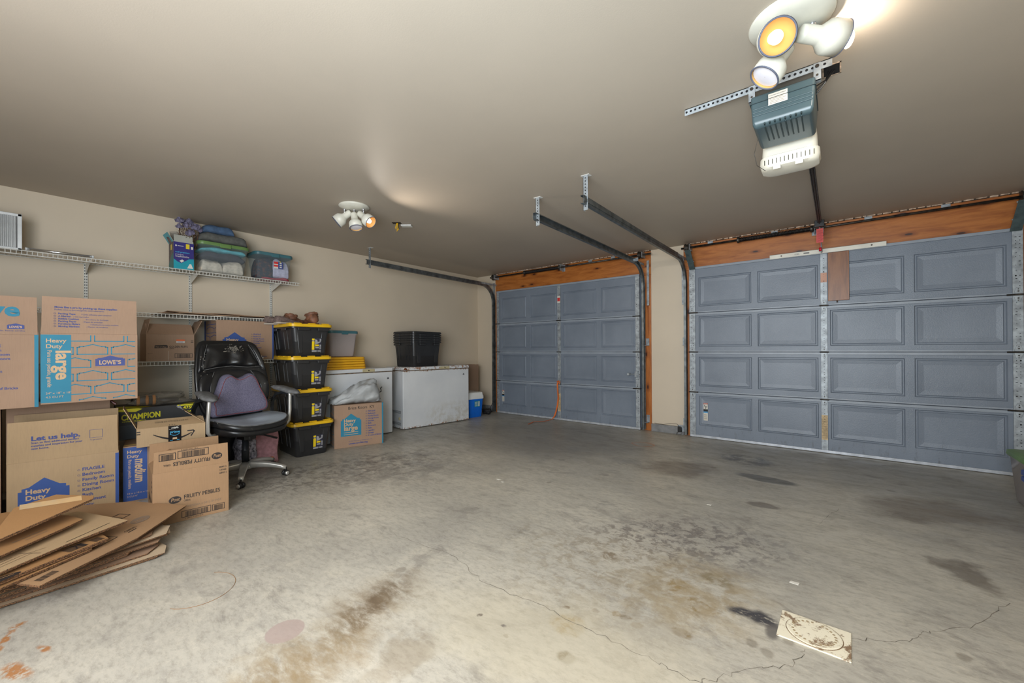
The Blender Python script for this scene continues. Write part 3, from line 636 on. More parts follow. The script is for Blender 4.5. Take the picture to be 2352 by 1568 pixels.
def carton(label, loc, rz, W, Dp, H, m=K1, top='open', flaps=None, prints=None, sidep=None, name='cardboard_carton', group=None, t=.004, tape=False):
    root = empty(name, loc, math.radians(rz), label=label, cat='box', group=group)
    mb = MB()
    if top == 'open':
        mb.box(0, 0, 0, W, t, H); mb.box(0, Dp - t, 0, W, Dp, H); mb.box(0, t, 0, t, Dp - t, H); mb.box(W - t, t, 0, W, Dp - t, H); mb.box(t, t, 0, W - t, Dp - t, t)
    else:
        mb.box(0, 0, 0, W, Dp, H)
    body = mb.obj('body', m, root, bevel=.003 if top != 'open' else .0015, seg=1)
    fl = {}
    for k, (ln, ang) in (flaps or {}).items():
        a = math.radians(ang); c, s = math.cos(a), math.sin(a)
        o, u, out = {'front': ((0, 0, H), (W, 0, 0), (0, -1, 0)), 'back': ((W, Dp, H), (-W, 0, 0), (0, 1, 0)), 'left': ((0, Dp, H), (0, -Dp, 0), (-1, 0, 0)), 'right': ((W, 0, H), (0, Dp, 0), (1, 0, 0))}[k]
        o, u, out = Vector(o), Vector(u), Vector(out); v = Vector((0, 0, 1)) * c + out * s; n = u.normalized().cross(v).normalized(); o = o + n * .001
        g = .003; uu = u.normalized(); P0 = o + uu * g; P1 = o + u - uu * g; mb = MB(); th = .004
        A = [P0, P1, P1 + v * ln - uu * .004, P0 + v * ln + uu * .004]; mb.add(A + [p - n * th for p in A], [(0, 1, 2, 3), (7, 6, 5, 4), (0, 4, 5, 1), (1, 5, 6, 2), (2, 6, 7, 3), (3, 7, 4, 0)])
        f = mb.obj('flap', [m], root); fl[k] = f
        fl[k + '_p'] = (o, u, v, n)
    if prints:
        p = Print((0, 0, 0), (1, 0, 0), (0, 0, 1)); prints(p, W, H); p.obj('print', body)
    if sidep:
        p = Print((0, Dp, 0), (0, -1, 0), (0, 0, 1)); sidep(p, Dp, H); p.obj('side_print', body)
    root['_'] = 1; del root['_']
    return root, body, fl
def flap_print(fl, k, fn):
    o, u, v, n = fl[k + '_p']; p = Print(o, u, v, .0012); fn(p, u.length); p.obj('print', fl[k])

# right top carton
def pr_large(p, W, H):
    side_stripe(p, W, H, P_teal, 'large', ('24" x 18" x 18"', '4.5 CU FT')); R = (W * .295, H * .03, W * .965, H * .97); lw = .32 * W; lx, ly = W * .535, H * .52
    bricks(p, R, W * .315, H * .145, P_teal, None, W * .055); p.rect(lx - W * .03, ly - H * .03, lw + W * .06, H * .2, K1, 1); logo(p, lx, ly, lw, H * .155, 2)
def fp_move(p, W):
    p.text('Move like a pro by picking up these supplies:', W * .13, .165, .0165, P_navy, .03, width=W * .64); p.text('Mudate como un pro escogiendo estos suministros:', W * .13, .15, .013, P_navy, .0, width=W * .50)
    for i, (a, b) in enumerate((('Packing Tape', 'Cinta adhesiva para empacar'), ('A Marker', 'Un marcador'), ('Bubble Cushion', 'Envoltura de burbujas'), ('Packing Paper', 'Papel de embalaje'), ('Furniture Sliders', 'Deslizadores para muebles'), ('Moving Blankets', 'Mantas de mudanza'))):
        y = .124 - .0165 * i; p.ringe(W * .135, y + .005, .0045, .004, .0014, P_navy); p.text(a, W * .165, y, .0145, P_navy, .03); p.text('/ ' + b, W * .165 + len(a) * .0085, y, .012, P_navy, .0)
r, b, fl = carton('tall open cardboard carton with teal stripe and blue house logo, stacked upper right', (1.24, .133, .777), 85.7, .455, .60, .457, K4, 'open', dict(front=(.236, 3), left=(.2, -6)), pr_large)
flap_print(fl, 'front', fp_move)
# left top carton, cut by the frame
def pr_left(p, W, H): front_list(p, W, H, P_teal, 'large', lx=.575, ly=.83, ls=.98, url=False)
def fp_e(p, W): p.text('move', W - .36, .115, .115, P_teal, .03, width=.285); logo(p, W - .125, .035, .068, .034); p.text('Este lado hacia arriba', W - .20, .02, .012, P_navy, 0, width=.145)
r, b, fl = carton('open carton with teal letter e on its flap, cut off at the left edge', (1.222, -.475, .765), 89, .60, .58, .457, K4, 'open', dict(front=(.236, 2), right=(.2, -4)), pr_left)
flap_print(fl, 'front', fp_e)
# plain cartons carrying them
carton('plain closed carton under the teal striped carton, behind the let us help box', (.93, -.005, 0), 90, .49, .66, .775, K4, 'closed')
carton('plain closed carton at the far left edge, under the letter e carton', (.93, -.52, 0), 90, .495, .66, .763, K4, 'closed')
# let us help carton
def pr_help(p, W, H): front_list(p, W, H, P_blue, 'medium', gx=.09, gy=.10, gw=.44, gh=.62, lx=.60, ly=.74, stripe=False, url=False, ls=1.5); p.rect(W * .965, 0, W * .035, H * .97, P_blue)
def fp_help(p, W):
    p.text('Let us help.', W * .20, .135, .042, P_navy, .035, width=W * .43)
    for i, t in enumerate(('Scan to find additional moving', 'supplies and inspiration for your', 'new home.')): p.text(t, W * .20, .115 - .019 * i, .0175, P_navy, .02)
    p.line([(W * .72, .115), (W * .72, .17), (W * .84, .17), (W * .84, .115), (W * .72, .115)], .0018, P_navy); p.text('To get started.', W * .72, .098, .010, P_navy, .0)
r, b, fl = carton('big open pale carton printed Let us help with blue house patch', (1.113, -.004, 0), 81.4, .508, .19, .405, K3, 'open', dict(front=(.262, 4), left=(.23, -2), back=(.29, -3), right=(.2, -30)), pr_help)
flap_print(fl, 'front', fp_help)
# blue medium carton
def pr_med(p, W, H): side_stripe(p, W, H, P_blue, 'medium', ('18 in x 18 in x 16 in', '3 CU FT')); bricks(p, (W * .32, H * .03, W * .97, H * .97), W * .315, H * .145, P_blue)
r, b, fl = carton('closed carton with blue stripe printed medium, beneath the smile arrow box', (1.108, .53, 0), 80, .457, .457, .412, K1, 'closed', None, pr_med)
mb = MB(); mb.box(0, .05, .412, .457, .058, .4128); mb.obj('strap', mat('yellow strapping', (206, 180, 40), .4), r)
# fruity pebbles carton
def post(p, cx, cy, rx, ry, k=0, rot=0): p.ell(cx, cy, rx, ry, P_blk, k, rot=rot); p.text('Post', cx - rx * .68 * math.cos(math.radians(rot)), cy - ry * .36 - rx * .68 * math.sin(math.radians(rot)) * 0, ry * 1.35, K2, .02, k=k + 2, width=rx * 1.4, slant=.2)
def pr_fp(p, W, H):
    post(p, W * .275, H * .44, W * .08, H * .068); p.text('FRUITY PEBBLES', W * .385, H * .43, H * .105, P_blk, .015, width=W * .49); p.text('CEREAL', W * .385, H * .375, H * .048, P_blk, .01, width=W * .09)
    p.text('1EM197204A 2 0412 015953', W * .355, H * .25, H * .06, P_grey, .0, width=W * .53)
    p.bars(W * .36, H * .07, W * .385, H * .12, P_blk, seed=3); p.bars(W * .77, H * .07, W * .165, H * .115, P_blk, seed=5); p.text('0 88411 71203 15 9', W * .40, H * .03, H * .035, P_blk, 0)
    for i, t in enumerate(('884913', '1297400', '68011')): p.text(t, W * .865, H * (.905 - .06 * i), H * .05, P_blk, .01, width=W * .10)
def fp_fp(p, W):
    h = .135
    def up(s, x, y, size, w=None, b=.01): p.text(s, x, y, size, P_blk, b, rot=180, width=w)
    post(p, W * .83, h * .42, W * .075, h * .17, rot=0); up('FRUITY PEBBLES', W * .74, h * .42, h * .26, W * .49, .015); up('CEREAL', W * .22, h * .36, h * .12, W * .09)
    p.bars(W * .08, h * .56, W * .2, h * .32, P_blk, seed=7); p.bars(W * .31, h * .58, W * .40, h * .34, P_blk, seed=8); p.text('8 71203 27471 80 1', W * .35, h * .95, h * .08, P_blk, 0)
def sp_fp(p, W, H):
    post(p, W * .22, H * .42, W * .09, H * .08); p.text('FRUITY PEBBLES', W * .35, H * .40, H * .1, P_blk, .015, width=W * .5)
    for i in range(3): p.rect(W * .80, H * (.62 + .09 * i), W * .1, H * .04, P_blk)
r, b, fl = carton('open cereal carton with a barcode flap standing on the concrete floor', (1.827, .571, 0), 84, .40, .33, .338, K2, 'open', dict(front=(.138, 4), back=(.138, -4), left=(.14, -52), right=(.12, -140)), pr_fp, sp_fp)
flap_print(fl, 'front', fp_fp)
# smile arrow carton
M_tape = mat('black glossy packing tape', (26, 26, 28), .2); M_cyan = mat('cyan tape print', (62, 170, 214), .5)
def pr_am(p, W, H):
    pts = []
    for i in range(21):
        t = i / 20; x = W * (.23 + .55 * t); pts.append((x, H * (.60 - .36 * math.sin(math.pi * min(1, t * .86)) + .06 * t)))
    for i in range(20): p.line(pts[i:i + 2], H * (.03 + .07 * math.sin(math.pi * (i + 1) / 22)), P_blk)
    e = pts[-1]; p.line([(e[0] - W * .05, e[1] + H * .13), (e[0] + W * .03, e[1] + H * .13), (e[0] + W * .045, e[1] + H * .08), (e[0] - W * .0, e[1] - H * .16)], H * .06, P_blk)
    p.rect(W * .002, H * .80, W * .05, H * .06, P_blk); p.rect(W * .002, H * .68, W * .05, H * .06, P_blk)
    x0, x1 = W * .44, W * .63; p.rect(x0, 0, x1 - x0, H, M_tape, 2); cx = (x0 + x1) / 2
    p.text('prime', x0 + W * .025, H * .60, H * .19, M_cyan, .015, k=4, width=(x1 - x0) * .76)
    sm = [(x0 + (x1 - x0) * (.15 + .7 * i / 10), H * (.545 - .09 * math.sin(math.pi * i / 10))) for i in range(11)]; p.line(sm, H * .028, M_cyan, 4)
    p.poly([(cx - W * .035, H * .24), (cx + W * .035, H * .24), (cx + W * .03, H * .34), (cx - W * .03, H * .34)], P_kr, 4)
    for a in (-.07, .03): p.rect(cx + W * a, H * .19, W * .04, H * .025, M_cyan, 4)
    R = random.Random(2)
    for i in range(7): p.line([(x0 + (x1 - x0) * R.uniform(.05, .5), H * R.uniform(.8, .95)), (x0 + (x1 - x0) * R.uniform(.5, .95), H * R.uniform(.82, .98))], H * .012, M_offw, 5)
r, b, fl = carton('open brown box with black smile arrow and black tape, on the blue striped carton', (1.235, .585, .413), 82, .40, .22, .135, K3, 'open', dict(left=(.17, 24), right=(.16, -50), back=(.032, 4), front=(.10, -64)), pr_am)
flap_print(fl, 'front', lambda p, W: (p.text('1 2 4', W * .55, .018, .016, P_blk, .01, rot=180, width=.04), [p.text('THIS BOX IS MADE WITH LESS MATERIAL', W * .75, .06 + .012 * q_, .009, P_blk, .01, rot=180, width=W * .5) for q_ in range(2)]))
o, u, v, n = fl['right_p']
mb = MB(); R = random.Random(5)
for i in range(9):
    a = o + u * (i / 9) + v * .18; mb.tube([a, a + v * R.uniform(.01, .03) + n * R.uniform(-.01, .01) + u * .05, a + u * .1 + v * R.uniform(.0, .02)], .004, 5)
mb.obj('torn_tape', mat('crumpled silver tape', (150, 152, 156), .3, .3, .3, 60), fl['right'])
# golden puffs carton
def pr_gp(p, W, H):
    p.poly([(W * .16, H * .48), (W * .43, H * .50), (W * .43, H * .58), (W * .40, H * .60), (W * .17, H * .59)], P_blk); p.text('Malt-O-Meal', W * .18, H * .51, H * .07, K4, .01, k=2, width=W * .22, slant=.2)
    p.text('GOLDEN PUFFS', W * .46, H * .50, H * .11, P_blk, .012, width=W * .39); p.text('CEREAL', W * .46, H * .45, H * .05, P_blk, .012, width=W * .11); p.bars(W * .58, H * .12, W * .37, H * .16, P_blk, seed=12)
    p.rect(W * .61, H * .68, W * .18, H * .11, M_offw, 1); p.rect(W * .61, H * .75, W * .18, H * .06, mat('orange sticker', (226, 106, 52), .5), 2)
    for i in range(3): p.rect(W * .63, H * (.70 + .014 * i), W * .13, H * .006, P_navy, 3)
    p.rect(W * .44, H * .02, W * .004, H * .36, M_offw); p.text('0412 15', W * .03, H * .27, H * .04, P_blk, 0); p.rect(W * .92, H * .70, W * .06, H * .03, P_blk); p.rect(W * .92, H * .76, W * .06, H * .015, P_blk)
carton('open cereal carton with an orange price sticker on the bottom wire shelf', (.425, .770, 1.022), 90, .345, .26, .245, K4, 'open', dict(front=(.13, -42), left=(.14, -12), right=(.15, 25), back=(.1, -60)), pr_gp)
def sp_hd(p, W, H): bricks(p, (W * .2, H * .02, W * .98, H * .98), W * .6, H * .16, P_blue); p.rect(0, 0, W * .12, H, P_blue)
carton('closed carton with blue house patch on the bottom wire shelf behind the office chair', (.425, 1.29, 1.022), 90, .52, .38, .40, K4, 'closed', None, lambda p, W, H: front_list(p, W, H, P_blue, 'medium', gx=.1, gy=.10, gw=.40, gh=.6, lx=.58, ly=.64, url=False), sp_hd)
# brice room carton
def pr_br(p, W, H):
    front_list(p, W, H, P_teal, 'large', gx=.125, gy=.27, gw=.41, gh=.52, lx=.625, ly=.80, ls=1.0)
    p.text('Brice Room  KY', W * .27, H * .885, H * .095, mat('black marker', (34, 28, 26), .6), .004, width=W * .54)
carton('closed teal printed carton with handwriting on top, under the grey tarp', (.793, 2.294, 0), 72.8, .545, .245, .488, K4, 'closed', None, pr_br, lambda p, W, H: bricks(p, (W * .05, H * .03, W * .95, H * .97), W * .8, H * .13, P_teal))
# carton behind the cooler
carton('tall brown carton in the corner behind the freezer and blue cooler', (.26, 4.90, 0), 94, .33, .2, .845, K4, 'closed')

# flattened cartons: polygons at their real heights
def sheet(label, pts, m, t=.007, prints=None, ply=2):
    c = Vector((sum(p[0] for p in pts) / len(pts), sum(p[1] for p in pts) / len(pts), min(p[2] for p in pts))); root = empty('flattened_carton', tuple(c), label=label, cat='cardboard')
    P = [Vector(p) - c for p in pts]; import numpy as np
    A_ = np.array([[p.x, p.y, 1] for p in P]); co_, *_ = np.linalg.lstsq(A_, np.array([p.z for p in P]), rcond=None); P = [Vector((p.x, p.y, p.x * co_[0] + p.y * co_[1] + co_[2])) for p in P]; NRM = Vector((-co_[0], -co_[1], 1)).normalized()
    for k in range(ply):
        mb = MB(); off = Vector((0, 0, -k * (t * .5 + .0015))); n = len(P); s = 1 - k * .012
        top = [p * s + off + Vector((0, 0, (1 - s) * 0)) for p in P]; bot = [p - Vector((0, 0, t * .42)) for p in top]
        mb.cur = 0; mb.add(top + bot, [tuple(range(n)), tuple(range(2 * n - 1, n - 1, -1))]); mb.cur = 1
        mb.add(top + bot, [(i, i + n, (i + 1) % n + n, (i + 1) % n) for i in range(n)])
        o = mb.obj('board', [m, KE], root)
        if k == 0 and prints:
            pp = prints(P, NRM); pp.obj('print', o)
    return root
E0 = -.75
sheet('bottommost flattened carton of the pile, flat on the floor', [(2.44, E0, .012), (2.359, -.021, .012), (2.339, .501, .012), (2.305, .541, .012), (2.2, .553, .012), (1.5, .5, .012), (1.5, E0, .012)], K1)
sheet('flattened carton second from the floor, with squared tip', [(2.36, E0, .03), (2.345, .0, .03), (2.30, .47, .03), (2.22, .53, .03), (2.142, .517, .03), (1.5, .46, .03), (1.5, E0, .03)], K4, .012)
sheet('very thin flattened carton between the lowest two, poking out to the right', [(2.41, E0, .022), (2.37, .1, .02), (2.335, .535, .02), (2.24, .56, .02), (2.0, .52, .02), (2.0, E0, .022)], K6, .006)
sheet('thin brown flattened carton with ruled edge in the middle of the pile', [(2.40, E0, .068), (2.32, .1, .064), (2.26, .52, .06), (2.17, .56, .06), (2.0, .53, .062), (1.9, E0, .07)], K1, .006)
sheet('short grey flattened carton tucked under the long printed one', [(2.42, E0, .098), (2.36, .1, .094), (2.24, .56, .085), (2.12, .60, .085), (2.0, .52, .09), (1.9, E0, .1)], K6, .006)
sheet('thick torn-edged flattened carton low in the pile', [(2.40, E0, .052), (2.34, -.021, .052), (2.31, .2, .05), (2.27, .40, .05), (2.12, .50, .055), (1.6, .46, .055), (1.6, E0, .06)], K6, .014)
sheet('grey-brown flattened carton with long tip toward the cereal carton', [(2.36, E0, .085), (2.295, -.021, .08), (2.195, .586, .07), (2.142, .594, .075), (1.966, .577, .07), (1.6, .4, .1), (1.6, E0, .1)], K6, .012)
sheet('narrow flattened carton under the printed honey one', [(2.50, E0, .115), (2.43, -.02, .11), (2.30, .25, .10), (2.22, .50, .09), (2.05, .55, .09), (1.7, .4, .12), (1.7, E0, .12)], K1, .01)
def pr_honey(P, N):
    u = (P[2] - P[0]); p = Print(P[0], u, N.cross(u), .0016); L = u.length
    p.text('HONEYCOMBS', L * .30, .33, .07, P_blk, .015, width=.34); p.bars(L * .40, .20, .34, .06, P_blk, seed=4); p.ell(L * .74, .10, .055, .032, P_grey, 0); p.text('Post', L * .69, .088, .035, K2, .01, k=2)
    p.line([(L * .36, .05), (L * .50, .05), (L * .50, .11), (L * .36, .11), (L * .36, .05)], .004, P_blk); p.text('EMPTY', L * .385, .07, .03, P_blk, .01)
    p.text('CEREAL', L * .56, .05, .02, P_blk, .01); p.rect(L * .56, .035, .05, .006, P_blk); p.bars(L * .02, .025, .1, .035, P_blk, seed=9, frame=False)
    return p
sheet('long printed flattened carton pointing at the cereal carton', [(2.54, .085, .115), (2.286, .435, .14), (1.973, .709, .105), (1.72, .5, .18), (1.60, .24, .2), (1.70, -.4, .2), (2.35, -.4, .15), (2.45, .02, .14)], K2, .01, pr_honey)
sheet('thin strip of flattened carton below the barcode strip', [(2.62, E0, .155), (2.50, -.02, .145), (2.33, .26, .14), (2.25, .26, .15), (2.1, .0, .17), (2.1, E0, .18)], K5, .01)
def pr_prime(P, N):
    u = P[2] - P[1]; p = Print(P[1], u, N.cross(u), .0016); L = u.length
    p.bars(L * .58, .008, .09, .07, P_blk, seed=21, frame=False); p.bars(L * .86, .008, .055, .06, P_blk, seed=22, frame=False); p.rect(L * .76, .015, .02, .05, P_blk); p.line([(L * .70, .02), (L * .74, .05), (L * .72, .065)], .006, P_blk)
    p.ell(-.0, .012, .07, .022, P_blk, 0); p.line([(-.04, .01), (0, .022), (.05, .016)], .004, K5, 1)
    return p
sheet('orange-brown folded carton strip with barcode end', [(2.60, E0, .18), (2.49, -.02, .17), (2.298, .321, .16), (2.211, .305, .172), (2.05, .1, .18), (2.1, E0, .19)], K5, .016, pr_prime)
def pr_grid(P, N):
    u = P[2] - P[1]; p = Print(P[1], u, N.cross(u), .0016)
    for i in range(4): p.line([(.0 + .01 * i, .04 + .02 * i), (.14 - .02 * i, .05 + .02 * i)], .0015, P_blk)
    p.line([(.15, .02), (.13, .10)], .002, P_blk); p.line([(.19, .05), (.12, .07)], .0015, P_blk); p.line([(.25, .02), (.45, .03)], .003, P_blk); return p
sheet('pale tan flattened carton with ruled lines', [(2.56, E0, .205), (2.465, -.02, .2), (2.33, .18, .2), (2.207, .408, .2), (1.905, .25, .225), (1.75, .0, .25), (1.8, E0, .25)], K3, .012, pr_grid)
def pr_small(P, N):
    u = P[2] - P[1]; p = Print(P[1], u, N.cross(u), .0016); p.text('KEEP FROM FREEZING', .10, .06, .014, P_grey, .01); p.text('PLEASE RECYCLE', .13, .035, .012, P_grey, .01); return p
sheet('orange-brown flattened carton just under the top sheet', [(2.45, E0, .25), (2.378, -.02, .245), (2.213, .172, .24), (2.143, .245, .24), (2.04, .2, .26), (1.8, .0, .28), (1.85, E0, .29)], K5, .01, pr_small)
top = sheet('topmost flattened carton of the pile, with shiny tape', [(2.42, E0, .28), (2.311, -.021, .29), (2.093, .286, .32), (2.065, .292, .33), (1.99, .16, .35), (2.06, .02, .36), (2.20, -.021, .362), (2.25, E0, .36)], K5, .012)
tb = [c for c in top.children][0]
# shiny tape strip across the top sheet
ct = Vector(top.location); v3 = [Vector(v.co) for v in tb.data.vertices][:8]; nn = (v3[1] - v3[0]).cross(v3[4] - v3[0]).normalized(); nn = nn if nn.z > 0 else -nn
o3 = v3[3].lerp(v3[5], .35); u3 = (v3[5] - v3[3]).normalized(); w3 = nn.cross(u3); mb = MB(); mb.poly([o3 + u3 * a_ + w3 * b_ + nn * .001 for a_, b_ in ((-.05, -.02), (.16, -.02), (.16, .03), (-.05, .03))]); mb.obj('packing_tape', mat('clear glossy tape', (206, 170, 120), .08, coat=1), tb)

# ------------------------------------------------------------------ wire shelves
M_wire = mat('white coated wire', (214, 212, 204), .4)
def shelf(label, x1, y0, y1, z, lip):
    root = empty('wire_shelf', (0, (y0 + y1) / 2, z), label=label, cat='shelf'); oy = (y0 + y1) / 2
    mb = MB(); y = y0
    while y <= y1 + 1e-6:
        mb.cyl((.012, y - oy, 0), (x1 - .002, y - oy, 0), .0022, n=5); y += .0265
    o = mb.obj('deck_wires', M_wire, root); o['kind'] = 'stuff'
    mb = MB()
    for x, zz in ((x1, 0), (x1, -lip), (.014, -.004), (x1 * .5, -.005)): mb.cyl((x, y0 - oy, zz), (x, y1 - oy, zz), .0038, n=7)
    y = y0
    while y <= y1 + 1e-6:
        mb.cyl((x1, y - oy, 0), (x1, y - oy, -lip), .0024, n=5); y += .0265
    mb.obj('front_rail', M_wire, root)
    return root
shelf('long top wire shelf with totes and a washcloth box', .32, -.75, 2.13, 1.893, .03)
shelf('middle wire shelf holding flattened brown cardboard', .42, -.5, 1.93, 1.452, .034)
shelf('bottom wire shelf holding two cartons behind the chair', .42, -.5, 1.93, 1.018, .034)
M_slot = mat('slot shadow', (40, 42, 48), .9)
for i, (y, lab) in enumerate(((.437, 'slotted shelf upright nearest the striped carton'), (1.18, 'slotted shelf upright below the washcloth box'), (1.94, 'slotted shelf upright at the right end of the shelves'))):
    root = empty('shelf_upright', (0, y, .3), label=lab, cat='shelf upright'); mb = MB(); mb.box(0.001, -.0125, .1, .012, .0125, 1.60); up_ = mb.obj('channel', M_galv if i > 2 else M_wire, root)
    mb = MB(); z = .12
    while z < 1.58:
        for s in (-1, 1): mb.box(.0121, s * .006 - .0022, z, .0126, s * .006 + .0022, z + .013)
        z += .025
    o = mb.obj('slots', M_slot, up_); o['kind'] = 'stuff'
    for z, d in ((1.893, .30), (1.452, .40), (1.018, .40)):
        mb = MB(); a = z - .3 - .008; mb.add([(.012, -.002, a), (d, -.002, a), (d, -.002, a - .012), (.012, -.002, a - .09), (.012, .002, a), (d, .002, a), (d, .002, a - .012), (.012, .002, a - .09)], [(0, 1, 2, 3), (7, 6, 5, 4), (0, 4, 5, 1), (1, 5, 6, 2), (2, 6, 7, 3), (3, 7, 4, 0)])
        mb.obj('bracket', M_wire, root)
# cardboard on the middle shelf
for i, (y0, y1, x0, x1, z, lab) in enumerate(((.86, 1.5, .06, .40, 1.458, 'lowest flattened brown cardboard sheet on the middle wire shelf'), (1.0, 1.86, .05, .41, 1.468, 'long brown cardboard sheet on the middle wire shelf, reaching its right end'), (.93, 1.62, .08, .38, 1.479, 'dark-edged cardboard sheet on top of the middle wire shelf pile'))):
    mb = MB(); n = 10
    tp = [(x1 + .01 * math.sin(k * 1.7), y0 + (y1 - y0) * k / n, .004 * math.sin(k * .9 + i)) for k in range(n + 1)]
    rg = [[Vector((x0, p[1], 0)), Vector((p[0], p[1], p[2] + .0)), Vector((p[0], p[1], p[2] + .006)), Vector((x0, p[1], .006))] for p in tp]; mb.ring(rg)
    o = mb.obj('flattened_carton', KIN if i != 1 else K1, loc=(0, 0, z)); tag(o, lab, 'cardboard')

# ------------------------------------------------------------------ storage totes
M_tb = mat('black tote plastic', (42, 42, 43), .38, noise=.06, bump=.05, bscale=200); M_ty = mat('yellow lid plastic', (226, 180, 28), .35, noise=.05); M_ty2 = mat('orange yellow lid plastic', (232, 172, 34), .35, noise=.05)
M_stk = mat('sticker paper', (150, 150, 152), .5); M_stkd = mat('sticker dark', (46, 46, 62), .5); M_stky = mat('sticker yellow', (232, 200, 20), .5)
def tote_body(root, W, Dp, H, m, tap=.055, name='body', ribs=True, rim=.042, label=True):
    mb = MB(); mb.smooth = True; w0, d0 = W - 2 * tap, Dp - 2 * tap * .8
    rings = [rrect(w0 - .02, d0 - .02, .03, 0), rrect(w0, d0, .04, .012), rrect(W - .05, Dp - .05, .045, H - rim - .004), rrect(W - .048, Dp - .048, .045, H - rim - .002), rrect(W, Dp, .05, H - rim), rrect(W, Dp, .05, H - .012), rrect(W - .012, Dp - .012, .045, H - .010), rrect(W - .014, Dp - .014, .045, H), rrect(W - .03, Dp - .03, .045, H), rrect(w0 - .01, d0 - .01, .04, .02)]
    mb.ring(rings, True, True, True); b = mb.obj(name, m, root)
    b.modifiers.new('e', 'EDGE_SPLIT').split_angle = math.radians(40)
    if ribs:
        def ptf(u, z, side, out):                        # point on a tapered face
            t = (z - .012) / (H - .057); hw = (w0 + (W - .05 - w0) * t) / 2; hd = (d0 + (Dp - .05 - d0) * t) / 2
            return (Vector((u * hw * 2, -hd - out, z)) if side == 0 else Vector((u * hw * 2, hd + out, z)) if side == 2 else Vector((-hw - out, -u * hd * 2, z)) if side == 1 else Vector((hw + out, u * hd * 2, z)))
        def rib(side, u0, u1, z0, z1, w, out=.006, w1=None):
            mb = MB(); w1 = w1 or w; A = [ptf(u0 - w, z0, side, -.002), ptf(u0 + w, z0, side, -.002), ptf(u1 + w1, z1, side, -.002), ptf(u1 - w1, z1, side, -.002)]; B = [ptf(u0 - w * .7, z0 + .004, side, out), ptf(u0 + w * .7, z0 + .004, side, out), ptf(u1 + w1 * .7, z1 - .002, side, out), ptf(u1 - w1 * .7, z1 - .002, side, out)]
            mb.ring([A, B], True, False, True); mb.obj('rib', m, b)
        for sd in (0, 2):
            for c in (-.31, .36): rib(sd, c - .0, c - .0, .05, H - .05, .065, .004, .10)
        for sd in (1, 3):
            for c, zt in ((-.36, H * .75), (-.22, H - .05), (.08, H * .78), (.25, H - .05)): rib(sd, c, c, .09, zt, .012, .006)
        for sx, sy, w, d in ((-.2 * W, -Dp / 2, .12, .012), (.28 * W, -Dp / 2, .12, .012), (-W / 2, -.12, .012, .12), (-W / 2, .12, .012, .12), (W / 2, 0, .012, .14)): 
            mb = MB(); mb.cbox((sx, sy, H - .05), (w, d, .03)); mb.obj('handle_tab', m, b, bevel=.004)
    if label:
        A = ptf(.02, H * .18, 0, .003) if ribs else Vector((0, -d0 / 2, .1)); B = ptf(.02, H * .60, 0, .003); v = (B - A); p = Print(A, (1, 0, 0), v, .001); w, h = .10, v.length
        p.rect(0, 0, w, h, M_stkd); [p.rect(w * (.30 + .22 * (q % 3)), h * (.03 + .031 * (q // 3)), w * .16, h * .014, M_stk, 3) for q in range(0, 9)]; p.rect(0, h * .16, w * .26, h * .60, M_stky, 1); p.rect(0, h * .84, w * .26, h * .12, M_stky, 1); p.rect(0, 0, w * .5, h * .12, M_stk, 1); p.ell(w * .13, h * .79, w * .1, h * .04, M_stk, 1)
        p.poly([(w * .32, h * .55), (w * .62, h * .60), (w * .95, h * .72), (w * .9, h * .78), (w * .6, h * .72), (w * .55, h * .86), (w * .32, h * .92)], M_stk, 1); p.poly([(w * .34, h * .40), (w * .72, h * .42), (w * .74, h * .52), (w * .34, h * .54)], M_stky, 1); p.rect(w * .36, h * .26, w * .36, h * .10, M_stk, 1); p.rect(w * .8, h * .2, w * .17, h * .32, M_stk, 1); p.rect(w * .8, h * .78, w * .17, h * .16, M_stk, 1); p.rect(w * .65, h * .02, w * .3, h * .09, M_stk, 1)
        for i in range(5): p.rect(w * .83, h * (.22 + .05 * i), w * .1, h * .02, M_stkd, 2)
        p.obj('product_sticker', b)
    return b
def lid_mesh(root, W, Dp, z, m, name='lid', th=.04, crown=True):
    mb = MB(); mb.smooth = True
    mb.ring([rrect(W + .012, Dp + .012, .055, z), rrect(W + .02, Dp + .02, .06, z + .004), rrect(W + .016, Dp + .016, .058, z + th * .72), rrect(W - .006, Dp - .006, .05, z + th * .80), rrect(W - .05, Dp - .05, .04, z + th * .80), rrect(W - .06, Dp - .06, .04, z + th * .62)], True, True, True)
    b = mb.obj(name, m, root); b.modifiers.new('e', 'EDGE_SPLIT').split_angle = math.radians(35)
    if crown:
        mb = MB(); n = 4
        for sy in (-1, 1):
            for i in range(3): mb.cbox(((i - 1) * W * .33, sy * (Dp / 2 - .02), z + th * .9), (W * .17, .03, th * .22))
        for sx in (-1, 1):
            for i in range(4): mb.cbox((sx * (W / 2 - .02), (i - 1.5) * Dp * .23, z + th * .9), (.03, Dp * .12, th * .22))
        mb.obj('lid_lugs', m, b, bevel=.003)
    return b
def tote(loc, rz, W, Dp, H, mb_, ml, label, cat='tote', group=None, **k):
    root = empty('storage_tote', loc, math.radians(rz), label=label, cat=cat, group=group)
    tote_body(root, W, Dp, H - .008, mb_, **k)
    if ml: lid_mesh(root, W, Dp, H - .035, ml)
    return root
TC = (.575, 2.045)
t0 = tote((TC[0], TC[1], 0), 86, .43, .62, .362, M_tb, M_ty, 'bottom black tote with yellow lid, standing on the floor under three others')
for i, (dx, dy, dr, lab) in enumerate(((.005, -.012, -1, 'second black tote from the floor in the yellow-lidded stack'), (-.005, -.02, 1, 'third black tote from the floor in the yellow-lidded stack, behind the armrest'), (-.01, -.016, 2, 'top black tote with yellow lid, carrying boots and shoes'))):
    c = dup_tree(t0); c.location = (TC[0] + dx, TC[1] + dy, .344 * (i + 1)); c.rotation_euler.z = math.radians(86 + dr); c['label'] = lab
